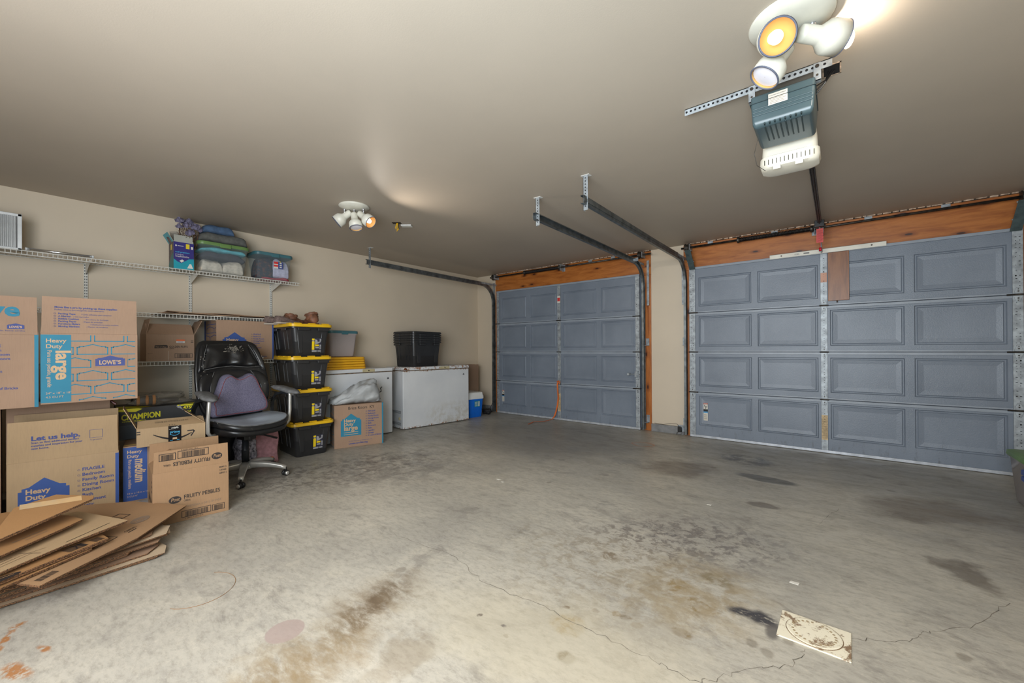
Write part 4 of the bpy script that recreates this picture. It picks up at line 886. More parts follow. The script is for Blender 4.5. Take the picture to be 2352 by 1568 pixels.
# nested black totes on the freezer
NC = (.285, 3.86)
FZ2 = .868
bt = None
for i, lab in enumerate(('lowest of five nested black totes on the rusty freezer', 'second from bottom of the nested black totes on the freezer', 'middle one of the five nested black totes on the freezer', 'second from top of the nested black totes on the freezer', 'topmost nested black tote on the rusty freezer')):
    if i == 0:
        root = empty('storage_tote', (NC[0], NC[1], FZ2), math.radians(96), label=lab, cat='tote', group='nested black totes'); tote_body(root, .60, .45, .372, M_tb, .045, label=False, rim=.027); bt = root
    else:
        c = dup_tree(bt); c.location = (NC[0], NC[1], FZ2 + .034 * i); c['label'] = lab
        for ch in list(c.children):
            for g in list(ch.children):
                if g.name.startswith('rib'): bpy.data.objects.remove(g)
# yellow lids on the white freezer
for i, lab in enumerate(('lowest yellow tote lid on the left freezer', 'second yellow lid from the bottom on the left freezer', 'third yellow lid from the bottom on the left freezer', 'fourth yellow lid from the bottom on the left freezer', 'topmost loose yellow lid under the clear tote')):
    if i == 0:
        root = empty('tote_lid', (.245, 2.61, .875), math.radians(90), label=lab, cat='lid', group='loose yellow tote lids'); lid_mesh(root, .60, .40, 0, M_ty2, 'lid_top', .036, False); l0 = root
    else:
        c = dup_tree(l0); c.location = (.245 + .003 * (i % 2), 2.61 - .004 * i, .875 + .0308 * i); c['label'] = lab
lid_last = c
# ---- clear totes
def clearmat(name, tint, alpha=.3):
    k = NT(name, .12); b = k.b; b.inputs['Base Color'].default_value = lin(tint); b.inputs['IOR'].default_value = 1.2
    tr = k.new('ShaderNodeBsdfTransparent'); tr.inputs[0].default_value = (.93, .95, .96, 1); mx = k.new('ShaderNodeMixShader'); mx.inputs[0].default_value = alpha
    k.t.links.new(tr.outputs[0], mx.inputs[1]); k.t.links.new(b.outputs[0], mx.inputs[2]); k.t.links.new(mx.outputs[0], k.t.nodes['Material Output'].inputs[0]); return k.m
M_clear = clearmat('clear tote plastic', (196, 208, 214), .13); M_cloudy = clearmat('cloudy tote plastic', (190, 180, 178), .78)
M_lidg = mat('green lid plastic', (98, 130, 72), .4, noise=.08); M_lidt = mat('teal lid plastic', (62, 106, 114), .4, noise=.06); M_lidb = mat('blue tote plastic', (30, 62, 140), .4)
def clear_tote(loc, rz, W, Dp, H, body, lid, label, lidang=0):
    root = empty('clear_tote', loc, math.radians(rz), label=label, cat='tote'); mb = MB(); mb.smooth = True
    mb.ring([rrect(W - .09, Dp - .09, .03, 0), rrect(W - .07, Dp - .07, .035, .012), rrect(W - .02, Dp - .02, .035, H - .03), rrect(W, Dp, .04, H - .028), rrect(W, Dp, .04, H - .012)], True, True, False); b = mb.obj('body', body, root)
    mb = MB(); mb.smooth = True; mb.ring([rrect(W + .008, Dp + .008, .045, H - .02), rrect(W + .016, Dp + .016, .05, H - .012), rrect(W + .01, Dp + .01, .05, H + .012), rrect(W - .03, Dp - .03, .04, H + .018)], True, True, True); l = mb.obj('lid', lid, root); l.modifiers.new('e', 'EDGE_SPLIT').split_angle = .6
    mb = MB()
    for x in (-W * .0,): mb.cbox((x, -Dp / 2 - .01, H - .012), (W * .22, .012, .04))
    mb.obj('latch', lid, l, bevel=.004)
    return root
clear_tote((.235, 2.645, 1.031), 90, .38, .30, .31, M_cloudy, M_lidt, 'cloudy clear tote with teal lid standing on the yellow lids')
def lump(name, loc, size, m, seed, amp=.25, label=None, cat=None, group=None, parent=None, rz=0, fold=6, n=(28, 18)):
    mb = MB(); mb.smooth = True; w, d, h = size; rings = []
    for j in range(n[1] + 1):
        th = math.pi * j / n[1] - math.pi / 2; r = max(.02, math.cos(th)) ** .45; z = math.copysign(abs(math.sin(th)) ** .7, math.sin(th)); ring = []
        for i in range(n[0]):
            a = 6.28318530718 * i / n[0]; q = Vector((math.copysign(abs(math.cos(a)) ** .6, math.cos(a)) * r, math.copysign(abs(math.sin(a)) ** .6, math.sin(a)) * r, z))
            f = 1 + amp * (mn.noise(q * 1.6 + Vector((seed, 0, 0))) + .5 * abs(mn.noise(q * fold + Vector((0, seed, 0)))) - .3)
            zz = (q.z * f * .5 + .5) * h; ring.append(Vector((q.x * w / 2 * f, q.y * d / 2 * f, max(0, zz))))
        rings.append(ring)
    mb.ring(rings); o = mb.obj(name, m, parent, loc=loc, rz=math.radians(rz))
    return tag(o, label, cat, group)
def cloth(name, rgb, **k): return mat(name, rgb, .9, noise=.12, nscale=30, bump=.3, bscale=50, **k)
C_cream = cloth('cream towel', (208, 196, 178)); C_char = cloth('charcoal knit', (58, 56, 64)); C_turq = cloth('turquoise cloth', (92, 178, 190)); C_lilac = cloth('lilac white fabric', (196, 192, 214)); C_navy = cloth('navy pumpkin print fabric', (40, 44, 56), rgb2=(140, 78, 48), fac=.3); C_blue = cloth('blue jeans fabric', (70, 94, 124)); C_grey = cloth('grey brown fleece', (92, 92, 88)); C_red = cloth('red cloth', (170, 50, 64))
gt = clear_tote((.165, 1.40, 1.897), 90, .44, .30, .295, M_clear, M_lidg, 'clear tote with green lid full of folded clothes on the top shelf')
clear_tote((.165, 1.872, 1.897), 90, .385, .29, .285, M_clear, M_lidt, 'clear tote with teal lid and price sticker on the top shelf')
def folded(loc, W, Dp, h, m, seed, name, label, cat='clothes', rz=90, group=None):
    mb = MB(); mb.smooth = True; n = 26; R = random.Random(seed); rings = []
    for i in range(n + 1):                                # rings across the width
        x = -W / 2 + W * i / n; e = (1 - abs(2 * i / n - 1) ** 6) ** .5 if 0 < i < n else .05; ring = []
        for k in range(20):
            a = 6.28318530718 * k / 20; y = math.copysign(abs(math.cos(a)) ** .55, math.cos(a)) * Dp / 2; z = (math.copysign(abs(math.sin(a)) ** .7, math.sin(a)) * .5 + .5) * h * (.35 + .65 * e)
            nz = mn.noise(Vector((x * 9 + seed, y * 7, z * 16))) * max(h, .05) * .34 * min(1, z / h * 2); ring.append(Vector((x + nz * .3, y * (.85 + .15 * e) + nz * .3, max(0, z + nz))))
        rings.append(ring)
    mb.ring(rings); o = mb.obj(name, m, loc=loc, rz=math.radians(rz)); return tag(o, label, cat, group)
folded((.165, 1.305, 1.912), .185, .21, .14, C_cream, 1, 'folded_towel', 'cream folded towel at lower left inside the green-lidded tote'); folded((.165, 1.485, 1.912), .19, .21, .13, C_cream, 5, 'folded_towel', 'rumpled cream cloth at lower right inside the green-lidded tote')
folded((.165, 1.40, 2.045), .385, .22, .08, C_char, 2, 'folded_shirt', 'charcoal folded cloth in the middle of the green-lidded tote'); folded((.165, 1.40, 2.118), .40, .24, .05, C_turq, 3, 'folded_shirt', 'turquoise cloth near the top of the green-lidded tote')
folded((.165, 1.79, 1.915), .16, .2, .21, C_navy, 6, 'folded_shirt', 'dark orange-printed cloth inside the teal-lidded tote'); folded((.165, 1.955, 1.935), .17, .2, .2, C_lilac, 7, 'folded_shirt', 'white lilac fabric inside the teal-lidded tote')
folded((.165, 1.90, 1.905), .28, .2, .035, C_red, 8, 'folded_shirt', 'red cloth at the bottom of the teal-lidded tote')
mb = MB(); p = Print((.3075, 1.86, 2.03), (0, 1, 0), (0, 0, 1)); p.rect(0, 0, .045, .075, M_offw); p.rect(0, .05, .045, .025, M_redt, 1); p.rect(0, .02, .045, .02, M_redt, 1); p.rect(.045, .0, .05, .075, P_navy); 
for i in range(3): p.rect(.06, .012 + .022 * i, .022, .012, M_offw, 1)
p.rect(.06, .074, .012, .008, M_stky, 1)
st = p.mb.obj('price_sticker', p.mats); tt = [o for o in bpy.data.objects if o.get('label', '').startswith('clear tote with teal lid and price')][0]
st.parent = tt; st.matrix_parent_inverse = (Matrix.Translation(tt.location) @ Matrix.Rotation(tt.rotation_euler.z, 4, 'Z')).inverted()
# clothes on top of the green lid
folded((.17, 1.40, 2.212), .42, .26, .10, C_grey, 11, 'folded_jacket', 'grey folded fleece on the green tote lid'); folded((.18, 1.36, 2.305), .27, .22, .085, C_blue, 12, 'folded_jeans', 'blue folded jeans on top of the grey fleece')
# washcloth box
M_navyb = mat('navy box print', (46, 40, 116), .4); M_tealb = mat('teal box print', (20, 150, 168), .4); M_yel = mat('yellow patch', (226, 200, 40), .4); M_inn = mat('grey board', (170, 170, 160), .7)
def pr_wash(p, W, H):
    p.rect(0, 0, W, H, M_navyb); pts = [(0, 0), (W, 0), (W, H * .42), (W * .75, H * .40), (W * .55, H * .30), (W * .38, H * .22), (W * .2, H * .26), (0, H * .36)]; p.poly(pts, M_tealb, 1)
    p.rect(W * .60, H * .78, W * .18, H * .18, M_yel, 2); p.rect(W * .85, H * .78, W * .11, H * .1, M_offw, 2); p.poly([(W * .07, H * .86), (W * .12, H * .90), (W * .17, H * .86), (W * .12, H * .82)], M_offw, 2); p.rect(W * .2, H * .85, W * .28, H * .02, M_offw, 2)
    p.text('well premium', W * .08, H * .60, H * .08, M_cyan, .01, k=2, width=W * .7); p.text('premium', W * .08, H * .52, H * .06, M_offw, 0, k=2, width=W * .4); p.text('washcloths', W * .08, H * .44, H * .09, M_offw, .005, k=2, width=W * .68)
    p.poly([(W * .28, H * .30), (W * .42, H * .36), (W * .52, H * .31), (W * .38, H * .24)], M_offw, 3); p.poly([(W * .66, H * .05), (W * .96, H * .05), (W * .86, H * .22), (W * .78, H * .22)], M_offw, 3)
r, b, fl = carton('purple and teal open washcloth box on the top shelf', (.312, .985, 1.897), 90, .155, .17, .255, M_inn, 'open', dict(front=(.075, -18), left=(.09, 30)), pr_wash, lambda p, W, H: (p.rect(0, 0, W, H, mat('photo side print', (92, 78, 84), .5, noise=.4, nscale=20)), p.poly([(0, 0), (W, 0), (W, H * .6), (W * .5, H * .5), (0, H * .2)], mat('dull teal side', (40, 110, 110), .5), 1), p.rect(W * .4, H * .72, W * .3, H * .2, M_yel, 1)), name='washcloth_box', t=.003)
p = None
o, u, v, n = fl['left_p']; p = Print(o, u, v, .0012); p.rect(0, 0, u.length, .09, M_tealb); p.poly([(.03, 0), (.12, 0), (.13, .05), (.06, .06)], mat('photo side print', (92, 78, 84), .5), 1); p.obj('flap_print', fl['left'])
# dried flowers
M_pet = mat('dusty purple petals', (116, 110, 134), .8, noise=.25, nscale=60); M_twig = mat('dried brown stems', (104, 74, 52), .9, noise=.3, nscale=60)
root = empty('flower_bunch', (.215, 1.085, 1.91), label='bunch of dusty purple artificial flowers standing in the washcloth box', cat='flowers'); R = random.Random(3)
heads = [(.05, -.045, .465, .036), (.02, .035, .475, .038), (-.04, .0, .48, .034), (.065, .075, .425, .038), (.05, .01, .43, .034), (.085, .03, .355, .038), (.05, .11, .41, .03), (-.02, .07, .455, .032), (.06, -.05, .40, .03)]
for i, (x, y, z, r_) in enumerate(heads):
    mb = MB(); nP = 14; nrm = Vector((.75 + R.uniform(-.25, .25), -.35 + R.uniform(-.3, .3), .55 + R.uniform(-.2, .3))).normalized(); Q = nrm.to_track_quat('Z', 'Y'); cc = Vector((x, y, z))
    for layer in range(3):
        for k in range(nP - 2 * layer):
            a = 6.28318530718 * (k + .5 * layer) / (nP - 2 * layer); ca, sa = math.cos(a), math.sin(a); rr = r_ * (1 - .24 * layer) * R.uniform(.88, 1.15); w = rr * .30; up = .004 + .009 * layer
            c0 = Vector((ca * .003, sa * .003, 0)); tip = Vector((ca * rr, sa * rr, up * .6 - .006)); mid = (c0 + tip) * .55 + Vector((0, 0, up)); s = Vector((-sa, ca, 0)) * w
            mb.add([cc + Q @ q for q in (c0, mid - s, tip - s * .6, tip + s * .6, mid + s)], [(0, 1, 2, 3, 4)])
    mb.obj('blossom', M_pet, root, solid=.001)
    mb = MB(); mb.tube([(x * .35, y * .35, .02), (x * .8, y * .8, z * .6), (x, y, z)], .0025, 5); mb.obj('stem', M_twig, root)
mb = MB()
for i in range(420):
    a = R.uniform(0, 6.28); rr = R.uniform(.02, .085); z = R.uniform(.22, .42); c = Vector((.01 + rr * math.cos(a), .03 + rr * math.sin(a), z)); d = Vector((R.uniform(-1, 1), R.uniform(-1, 1), R.uniform(-.2, 1))).normalized() * R.uniform(.015, .03); s = d.cross(Vector((0, 0, 1))).normalized() * .003
    mb.add([c - s, c + s, c + d + s * .3, c + d - s * .3], [(0, 1, 2, 3)])
o = mb.obj('dried_sprigs', M_twig, root, solid=.0008); o['kind'] = 'stuff'
# glass vase behind the flap
M_glass = clearmat('vase glass', (180, 170, 160), .22)
mb = MB(); mb.smooth = True; mb.lathe([(.02, 0), (.022, .1), (.03, .25), (.045, .34), (.043, .34), (.026, .25), (.018, .1)], (0, 0, 0), (0, 0, 1), 20, False); o = mb.obj('glass_vase', M_glass, loc=(.16, 1.03, 1.93)); tag(o, 'clear glass vase behind the washcloth box flap', 'vase')
# framed louvred panel and tube at the left end
M_alu = mat('white aluminium frame', (214, 216, 216), .4, .1)
root = empty('louvred_panel', (.262, -.13, 1.897), math.radians(90), label='white framed louvred panel standing on the top shelf at left edge', cat='vent panel')
mb = MB(); W_ = .41; H_ = .285
for a in ((-W_ / 2, 0, 0, W_ / 2, .03, .022), (-W_ / 2, 0, H_ - .022, W_ / 2, .03, H_), (-W_ / 2, 0, 0, -W_ / 2 + .024, .03, H_), (W_ / 2 - .024, 0, 0, W_ / 2, .03, H_)): mb.box(*a)
mb.obj('frame', M_alu, root, bevel=.004)
mb = MB(); x = -W_ / 2 + .03
while x < W_ / 2 - .03: mb.box(x, .008, .02, x + .005, .02, H_ - .02); x += .0095
o = mb.obj('louvres', M_alu, root); o['kind'] = 'stuff'
mb = MB(); mb.box(-W_ / 2 + .02, .02, .02, W_ / 2 - .02, .024, H_ - .02); mb.obj('backing', mat('grey mesh', (128, 126, 124), .7), root)
mb = MB(); mb.smooth = True; mb.cyl((0, -.175, 0), (0, .175, 0), .011, n=16); r_ = mb.obj('chrome_tube', mat('bright chrome', (220, 222, 224), .16, .95, .04), loc=(.295, .275, 1.913)); tag(r_, 'short shiny white tube lying on the top wire shelf', 'tube')
for s in (-1, 1):
    mb = MB(); mb.smooth = True; mb.cyl((0, s * .174, 0), (0, s * .186, 0), .0125, n=16); mb.obj('end_cap', M_alu, r_)

# ------------------------------------------------------------------ freezers
def frz_mat(name, rust):
    k = NT(name, .32); v = k.tc.outputs['Object']; a = k.noise(v, 2, 4); c = k.ramp(a, [(.3, lin((204, 206, 208))), (.7, lin((220, 221, 221)))])
    if rust:
        sx = k.new('ShaderNodeSeparateXYZ'); k.t.links.new(v, sx.inputs[0]); n1 = k.noise(v, 9, 6, .7, .3)
        low = k.mr(sx.outputs[2], .42, .12); right = k.mr(sx.outputs[0], -.35, .1); d = k.math('MULTIPLY', k.math('MULTIPLY', low, right), k.mr(n1, .42, .62)); c = k.mix(k.math('MULTIPLY', d, .5), c, lin((170, 160, 138)))
        edge = k.math('MAXIMUM', k.mr(sx.outputs[2], .045, .02), k.math('MULTIPLY', k.mr(sx.outputs[2], .79, .805), .9)); r2 = k.math('MULTIPLY', edge, k.mr(k.noise(v, 24, 5, .7), .52, .6)); c = k.mix(r2, c, lin((142, 92, 50)))
    return k.out(c)
M_fz1 = frz_mat('white freezer enamel', False); M_fz2 = frz_mat('rusty white freezer enamel', True); M_gask = mat('brown gasket line', (116, 92, 66), .7, noise=.4, nscale=30); M_beigeh = mat('beige handle', (190, 178, 140), .5); M_rust = mat('rust patch', (110, 60, 30), .9, noise=.3, nscale=30)
def freezer(loc, rz, W, Dp, H, m, label, logo_x, rust):
    root = empty('chest_freezer', loc, math.radians(rz), label=label, cat='freezer'); mb = MB(); mb.box(-W / 2, 0, .01, W / 2, Dp, H - .055); body = mb.obj('cabinet', m, root, bevel=.008)
    mb = MB(); mb.box(-W / 2 + .01, .01, H - .055, W / 2 - .01, Dp - .01, H - .045); mb.obj('gasket', M_gask, root)
    mb = MB(); mb.box(-W / 2 - .002, -.008, H - .045, W / 2 + .002, Dp, H); lid = mb.obj('lid', m, root, bevel=.01)
    mb = MB(); mb.box(.03, -.014, H - .042, .20, -.006, H - .006); h = mb.obj('handle', M_beigeh, lid, bevel=.003)
    mb = MB(); mb.cyl((.115, -.014, H - .024), (.115, -.017, H - .024), .008, n=12); mb.obj('lock', M_iron, h)
    mb = MB()
    for a in (0, 120, 240): mb.cyl((logo_x + .008 * math.cos(math.radians(a + 90)), -.001, H - .14 + .008 * math.sin(math.radians(a + 90))), (logo_x + .008 * math.cos(math.radians(a + 90)), -.004, H - .14 + .008 * math.sin(math.radians(a + 90))), .008, n=12)
    mb.obj('badge', mat('grey badge', (96, 98, 102), .4), body)
    for x in (-W / 2 + .05, W / 2 - .05):
        for y in (.05, Dp - .05):
            mb = MB(); mb.cyl((x, y, 0), (x, y, .012), .02, n=12); mb.obj('foot', M_dark, root)
    if rust:
        X = -W / 2 - .001; mb = MB(); mb.box(X - .004, .03, .05, X, Dp - .17, .265); pl = mb.obj('control_panel', mat('grey control panel', (196, 198, 200), .4), root, bevel=.002)
        mb = MB()
        for i in range(3):
            for z in (.065, .225): mb.box(X - .007, .05, z + .013 * i, X - .003, Dp - .19, z + .013 * i + .005)
        mb.obj('vent_slot', mat('vent grey', (110, 112, 114), .5), pl)
        mb = MB(); mb.lathe([(.022, 0), (.022, .008), (.012, .012), (.001, .012)], (X - .004, .085, .15), (-1, 0, 0), 18, False); mb.obj('thermostat_knob', M_beigeh, pl)
        mb = MB(); mb.poly([(-W / 2 + .0, -.0095, H - .034), (-W / 2 + .03, -.0095, H - .038), (-W / 2 + .07, -.0095, H - .042), (-W / 2 + .05, -.0095, H - .012), (-W / 2 + .04, -.0095, H - .004), (-W / 2 + .015, -.0095, H - .014)]); mb.obj('rust_patch', M_rust, lid)
    return root
freezer((.524, 2.77, 0), 90, .95, .50, .875, M_fz1, 'clean white chest freezer under the loose yellow lids', .405, False)
freezer((.586, 3.99, 0), 82.8, 1.146, .50, .868, M_fz2, 'rust-stained white chest freezer carrying nested black totes', .47, True)
# tarp
M_tarp = mat('silver grey tarp', (172, 174, 174), .5, noise=.08, bump=.35, bscale=12)
mb = MB(); mb.smooth = True; rings = []
for i in range(33):
    t = i / 32; y = -.27 + .56 * t; hh = (.07 + .20 * (3 * min(1, t / .78) ** 2 - 2 * min(1, t / .78) ** 3)) * (1 if t < .84 else max(.03, 1 - ((t - .84) / .16) ** 2.2) ** .5); ww = .15 * (1 - abs(2 * t - 1) ** 5) ** .5 + .006; ring = []
    for k in range(28):
        a = 6.28318530718 * k / 28; X = math.copysign(abs(math.cos(a)) ** .8, math.cos(a)) * ww; Z = (math.copysign(abs(math.sin(a)) ** .9, math.sin(a)) * .5 + .5) * hh; nn = mn.noise(Vector((X * 12, y * 4, Z * 14))) * .04 + (.5 - abs(mn.noise(Vector((X * 14, y * 9 - Z * 10, Z * 16 + 5)))) * 1.6) * .04 - .012
        ring.append(Vector((X + nn, y + nn * .4, max(0, Z + nn * (1 if Z > .02 else 0)))))
    rings.append(ring)
mb.ring(rings); o = mb.obj('folded_tarp', M_tarp, loc=(.73, 2.57, .49), rz=math.radians(-18)); tag(o, 'crumpled silver grey tarp bundle lying on the teal printed carton', 'tarp')
mb = MB(); mb.tube([(-.0, .28, .09), (.03, .31, .12), (.04, .30, .16), (.02, .32, .17)], .006, 6); mb.tube([(0, .28, .06), (.02, .30, .03)], .005, 6); mb.obj('buckle_strap', M_dark, o)
# cooler
root = empty('cooler', (.40, 4.83, 0), math.radians(80), label='small blue cooler with white lid beside the rusty freezer', cat='cooler')
M_cb = mat('bright blue plastic', (14, 104, 206), .35)
mb = MB(); mb.smooth = True; mb.ring([rrect(.26, .33, .03, 0, 0, 0), rrect(.27, .34, .03, .01, 0, 0), rrect(.31, .38, .03, .30, 0, 0)], True, True, True); b = mb.obj('body', M_cb, root); b.modifiers.new('e', 'EDGE_SPLIT').split_angle = .7
mb = MB(); mb.smooth = True; mb.ring([rrect(.325, .395, .03, .30), rrect(.33, .40, .035, .34), rrect(.31, .38, .035, .37), rrect(.30, .37, .03, .40), rrect(.26, .33, .03, .41)], True, True, True); l = mb.obj('lid', M_white, root); l.modifiers.new('e', 'EDGE_SPLIT').split_angle = .6
p = Print((-.03, -.183, .17), (1, 0, 0), (0, -.06, 1)); p.rect(0, 0, .11, .10, mat('teal sticker', (30, 130, 150), .5)); p.rect(.078, .01, .025, .08, M_offw, 1)
for i in range(4): p.rect(.01, .015 + .02 * i, .055, .007, M_offw, 1)
p.obj('sticker', b)
mb = MB(); mb.slab([(-.008, -.13, 0), (-.008, .13, 0), (-.0, .11, .42), (-.0, -.09, .5)], .006, up=(1, 0, 0)); o = mb.obj('white_plastic_sheet', M_white, loc=(.40, 4.62, .0), rz=math.radians(83)); tag(o, 'white plastic panel leaning between rusty freezer and cooler', 'panel')
o.rotation_euler = (0, 0, math.radians(83))
lump('black_bundle', (.50, 5.16, 0), (.16, .12, .09), mat('black nylon', (24, 23, 24), .7), 4, .3, 'small black bundle on the floor in the corner by the door', 'bundle')
mb = MB(); mb.tube([(.425, 5.46, 1.1), (.425, 5.46, .5), (.42, 5.45, .3), (.38, 5.44, .16), (.34, 5.42, .06), (.36, 5.36, .012), (.42, 5.3, .006)], .0035, 6); o = mb.obj('cord', M_dark); tag(o, 'thin dark cord hanging down the corner beside the small door', 'cord')
# right-hand totes
r = clear_tote((6.41, 4.39, 0), 0, .50, .42, .35, M_cloudy, M_lidg, 'cloudy tote with green lid at the right edge, behind the blue tote')
r = empty('storage_tote', (6.36, 3.86, 0), 0, label='blue tote at the right edge of the picture, in front of the green-lidded one', cat='tote')
tote_body(r, .50, .42, .325, M_lidb, label=False); lid_mesh(r, .50, .42, .30, M_lidb)

# ------------------------------------------------------------------ office chair
def leather(name, base, worn, amt):
    k = NT(name, .34); v = k.tc.outputs['Object']; n1 = k.noise(v, 14, 8, .75, .3); c = k.mix(k.mr(n1, .66 - amt, .70 - amt), lin(base), lin(worn))
    n2 = k.noise(v, 5, 3)
    k.t.links.new(k.mr(n1, .6 - amt, .7 - amt, .3, .75), k.b.inputs['Roughness'])
    return k.out(c, bump=k.math('ADD', n2, k.math('MULTIPLY', n1, .15)), bstr=.45, bdist=.012)
M_lea = leather('black bonded leather', (26, 26, 27), (128, 122, 112), .0); M_lea2 = leather('scuffed black leather', (30, 30, 31), (120, 116, 108), .03)
M_seat = leather('worn grey seat skin', (150, 158, 166), (70, 72, 74), -.03); M_pad = mat('scuffed grey arm pad', (104, 104, 104), .65, noise=.2, nscale=30, bump=.2)
M_chr = mat('satin chrome', (196, 194, 188), .3, .55, .1, 10); M_blkp = mat('black plastic', (24, 24, 25), .4); M_gasl = mat('gas column black', (40, 42, 45), .3, .3)
M_cush = None
k = NT('heather purple cushion fabric', .9); n = k.noise(k.tc.outputs['Object'], 170, 3, .8); c = k.ramp(n, [(.35, lin((76, 74, 94))), (.65, lin((118, 113, 134)))]); M_cush = k.out(c, bump=n, bstr=.4, bdist=.002)
FA = 9
root = empty('office_chair', (1.131, 1.311, 0), math.radians(FA - 90), label='worn black leather executive office chair on a silver five-star base', cat='chair')
# base
mb = MB(); mb.smooth = True; mb.lathe([(.001, .075), (.05, .078), (.055, .085), (.05, .125), (.035, .14), (.001, .14)], (0, 0, 0), (0, 0, 1), 28, False); mb.obj('base_hub', M_chr, root)
for i in range(5):
    an = math.radians(-23.6 + 72 * i - (FA - 90)); d = Vector((math.cos(an), math.sin(an), 0)); sd = Vector((-d.y, d.x, 0))
    mb = MB(); mb.smooth = True; rings = []
    for j in range(11):
        t = j / 10; r_ = .03 + .30 * t; z = .128 - .012 * t - .038 * t ** 3; w = .030 - .010 * t + .004 * math.sin(math.pi * t); h = .05 - .024 * t
        c = d * r_ + Vector((0, 0, z)); rings.append([c + sd * (w * math.cos(a)) + Vector((0, 0, (h * .35 * math.sin(a) if math.sin(a) > 0 else h * math.sin(a)))) for a in [6.28318530718 * q / 14 for q in range(14)]])
    mb.ring(rings); leg = mb.obj('leg', M_chr, root)
    ce = empty('caster', tuple(d * .325)); ce.parent = root
    roll = Vector((math.cos(an + .9), math.sin(an + .9), 0)); ax = Vector((-roll.y, roll.x, 0))
    mb = MB(); mb.cyl((0, 0, .04), (0, 0, .075), .009, n=10); mb.cbox((0, 0, .045), (.02, .02, .02)); mb.smooth = True
    for s in (-1, 1): mb.lathe([(.022, -.002), (.0245, .003), (.0245, .015), (.02, .02)], tuple(ax * (s * .006) + Vector((0, 0, .0245))), tuple(ax * s), 20)
    mb.obj('wheel', M_blkp, ce)
    mb = MB(); mb.smooth = True
    for s in (-1, 1): mb.lathe([(.0185, 0), (.016, .005), (.008, .0085), (.001, .0095)], tuple(ax * (s * .026) + Vector((0, 0, .0245))), tuple(ax * s), 18)
    mb.obj('hubcap', M_chr, ce)
mb = MB(); mb.smooth = True; mb.lathe([(.03, .13), (.03, .24), (.031, .242), (.031, .246), (.026, .25), (.026, .40)], (0, 0, 0), (0, 0, 1), 24); mb.obj('gas_column', M_gasl, root)
mb = MB(); mb.box(-.10, -.14, .385, .10, .12, .415); mb.box(-.05, -.05, .34, .05, .08, .39); mb.lathe([(.02, 0), (.024, .01), (.024, .05), (.02, .06)], (.0, .06, .33), (0, 0, 1), 14); mb.obj('tilt_mechanism', M_blkp, root, bevel=.006)
mb = MB(); mb.smooth = True; mb.tube([(-.05, .02, .37), (-.14, .03, .352), (-.26, .03, .30)], [.006, .008, .010], 10); mb.obj('tilt_lever', M_blkp, root)
# seat
def ring_seat(z, w, d, e=3.2, dy=.0, wav=0):
    r = sup(w, d, e, 40, 0, .03 + dy, z)
    if wav: r = [Vector((p.x, p.y, p.z + wav * (p.x / (w / 2)) ** 2 - .025 * max(0, (p.y - .03 - dy) / (d / 2)) ** 3)) for p in r]
    return r
mb = MB(); mb.smooth = True; mb.ring([ring_seat(.405, .40, .36), ring_seat(.41, .50, .46), ring_seat(.43, .545, .51, wav=.01), ring_seat(.462, .56, .525, wav=.015), ring_seat(.472, .54, .51, wav=.015)]); mb.obj('seat_base', M_lea, root)
mb = MB(); mb.smooth = True; mb.ring([ring_seat(.468, .54, .505, wav=.02), ring_seat(.478, .57, .535, wav=.022), ring_seat(.500, .575, .54, wav=.025), ring_seat(.514, .55, .515, wav=.025)], True, True, False)
mb.obj('seat_cushion', M_lea2, root)
mb = MB(); mb.smooth = True; rs = [ring_seat(.514 + .002, .55, .515, wav=.025), ring_seat(.520, .50, .47, wav=.022), ring_seat(.523, .36, .34, wav=.016), ring_seat(.519, .18, .17, wav=.008), ring_seat(.517, .03, .03)]; mb.ring(rs, True, False, True); mb.obj('seat_top', M_seat, root)
mb = MB(); mb.smooth = True; mb.tube(ring_seat(.515, .552, .517, wav=.025) + [ring_seat(.515, .552, .517, wav=.025)[0]], .004, 6); mb.obj('seat_piping', M_pad, root)
# backrest: shell whose side wings curl forward
def by(z): t = (z - .5) / .7; return -.215 - .05 * t - .10 * t * t
def bw(z):
    K = [(.50, .40), (.56, .49), (.64, .565), (.74, .60), (.85, .60), (.95, .585), (1.05, .55), (1.13, .515), (1.18, .47), (1.205, .40)]
    for (a, b), (c_, d_) in zip(K, K[1:]):
        if z <= c_: return b + (d_ - b) * (z - a) / (c_ - a)
    return .40
def bring(z, w, th, off=0, curl=.07, n=40):
    out = []
    for p in sup(w, th, 3, n): out.append(Vector((p.x, by(z) + off + p.y + curl * (2 * p.x / max(w, .1)) ** 2 * (w / .6), z)))
    return out
mb = MB(); mb.smooth = True; zs = [.50, .51, .54, .60, .68, .76, .85, .94, 1.02, 1.09, 1.14, 1.17, 1.19, 1.205]
mb.ring([bring(z, bw(z) * (1 if 0 < i < len(zs) - 1 else .9), .085 if 1 < i < len(zs) - 2 else .045) for i, z in enumerate(zs)]); back = mb.obj('backrest', M_lea, root)
FB = lambda x, z, out=0: Vector((x, by(z) + .042 + out + .07 * (2 * x / bw(z)) ** 2 * (bw(z) / .6), z))
def drape(outline, thick, disp=None, rings=7):               # puff laid on the backrest front; outline in (x right as seen, z)
    mb = MB(); mb.smooth = True
    n = len(outline); cx = sum(p[0] for p in outline) / n; cz = sum(p[1] for p in outline) / n; rg = []
    for k in range(rings + 1):
        t = 1 - k / rings; t = max(t, .02); f = (1 - t ** 3) ** .5 if t < 1 else 0
        r_ = []
        for p in outline:
            X = cx + (p[0] - cx) * t; Z = cz + (p[1] - cz) * t; e = thick * f
            if disp: e += disp(X, Z) * f
            r_.append(FB(-X, Z, e - .006))
        rg.append(r_)
    mb.ring(rg, True, False, True); return mb
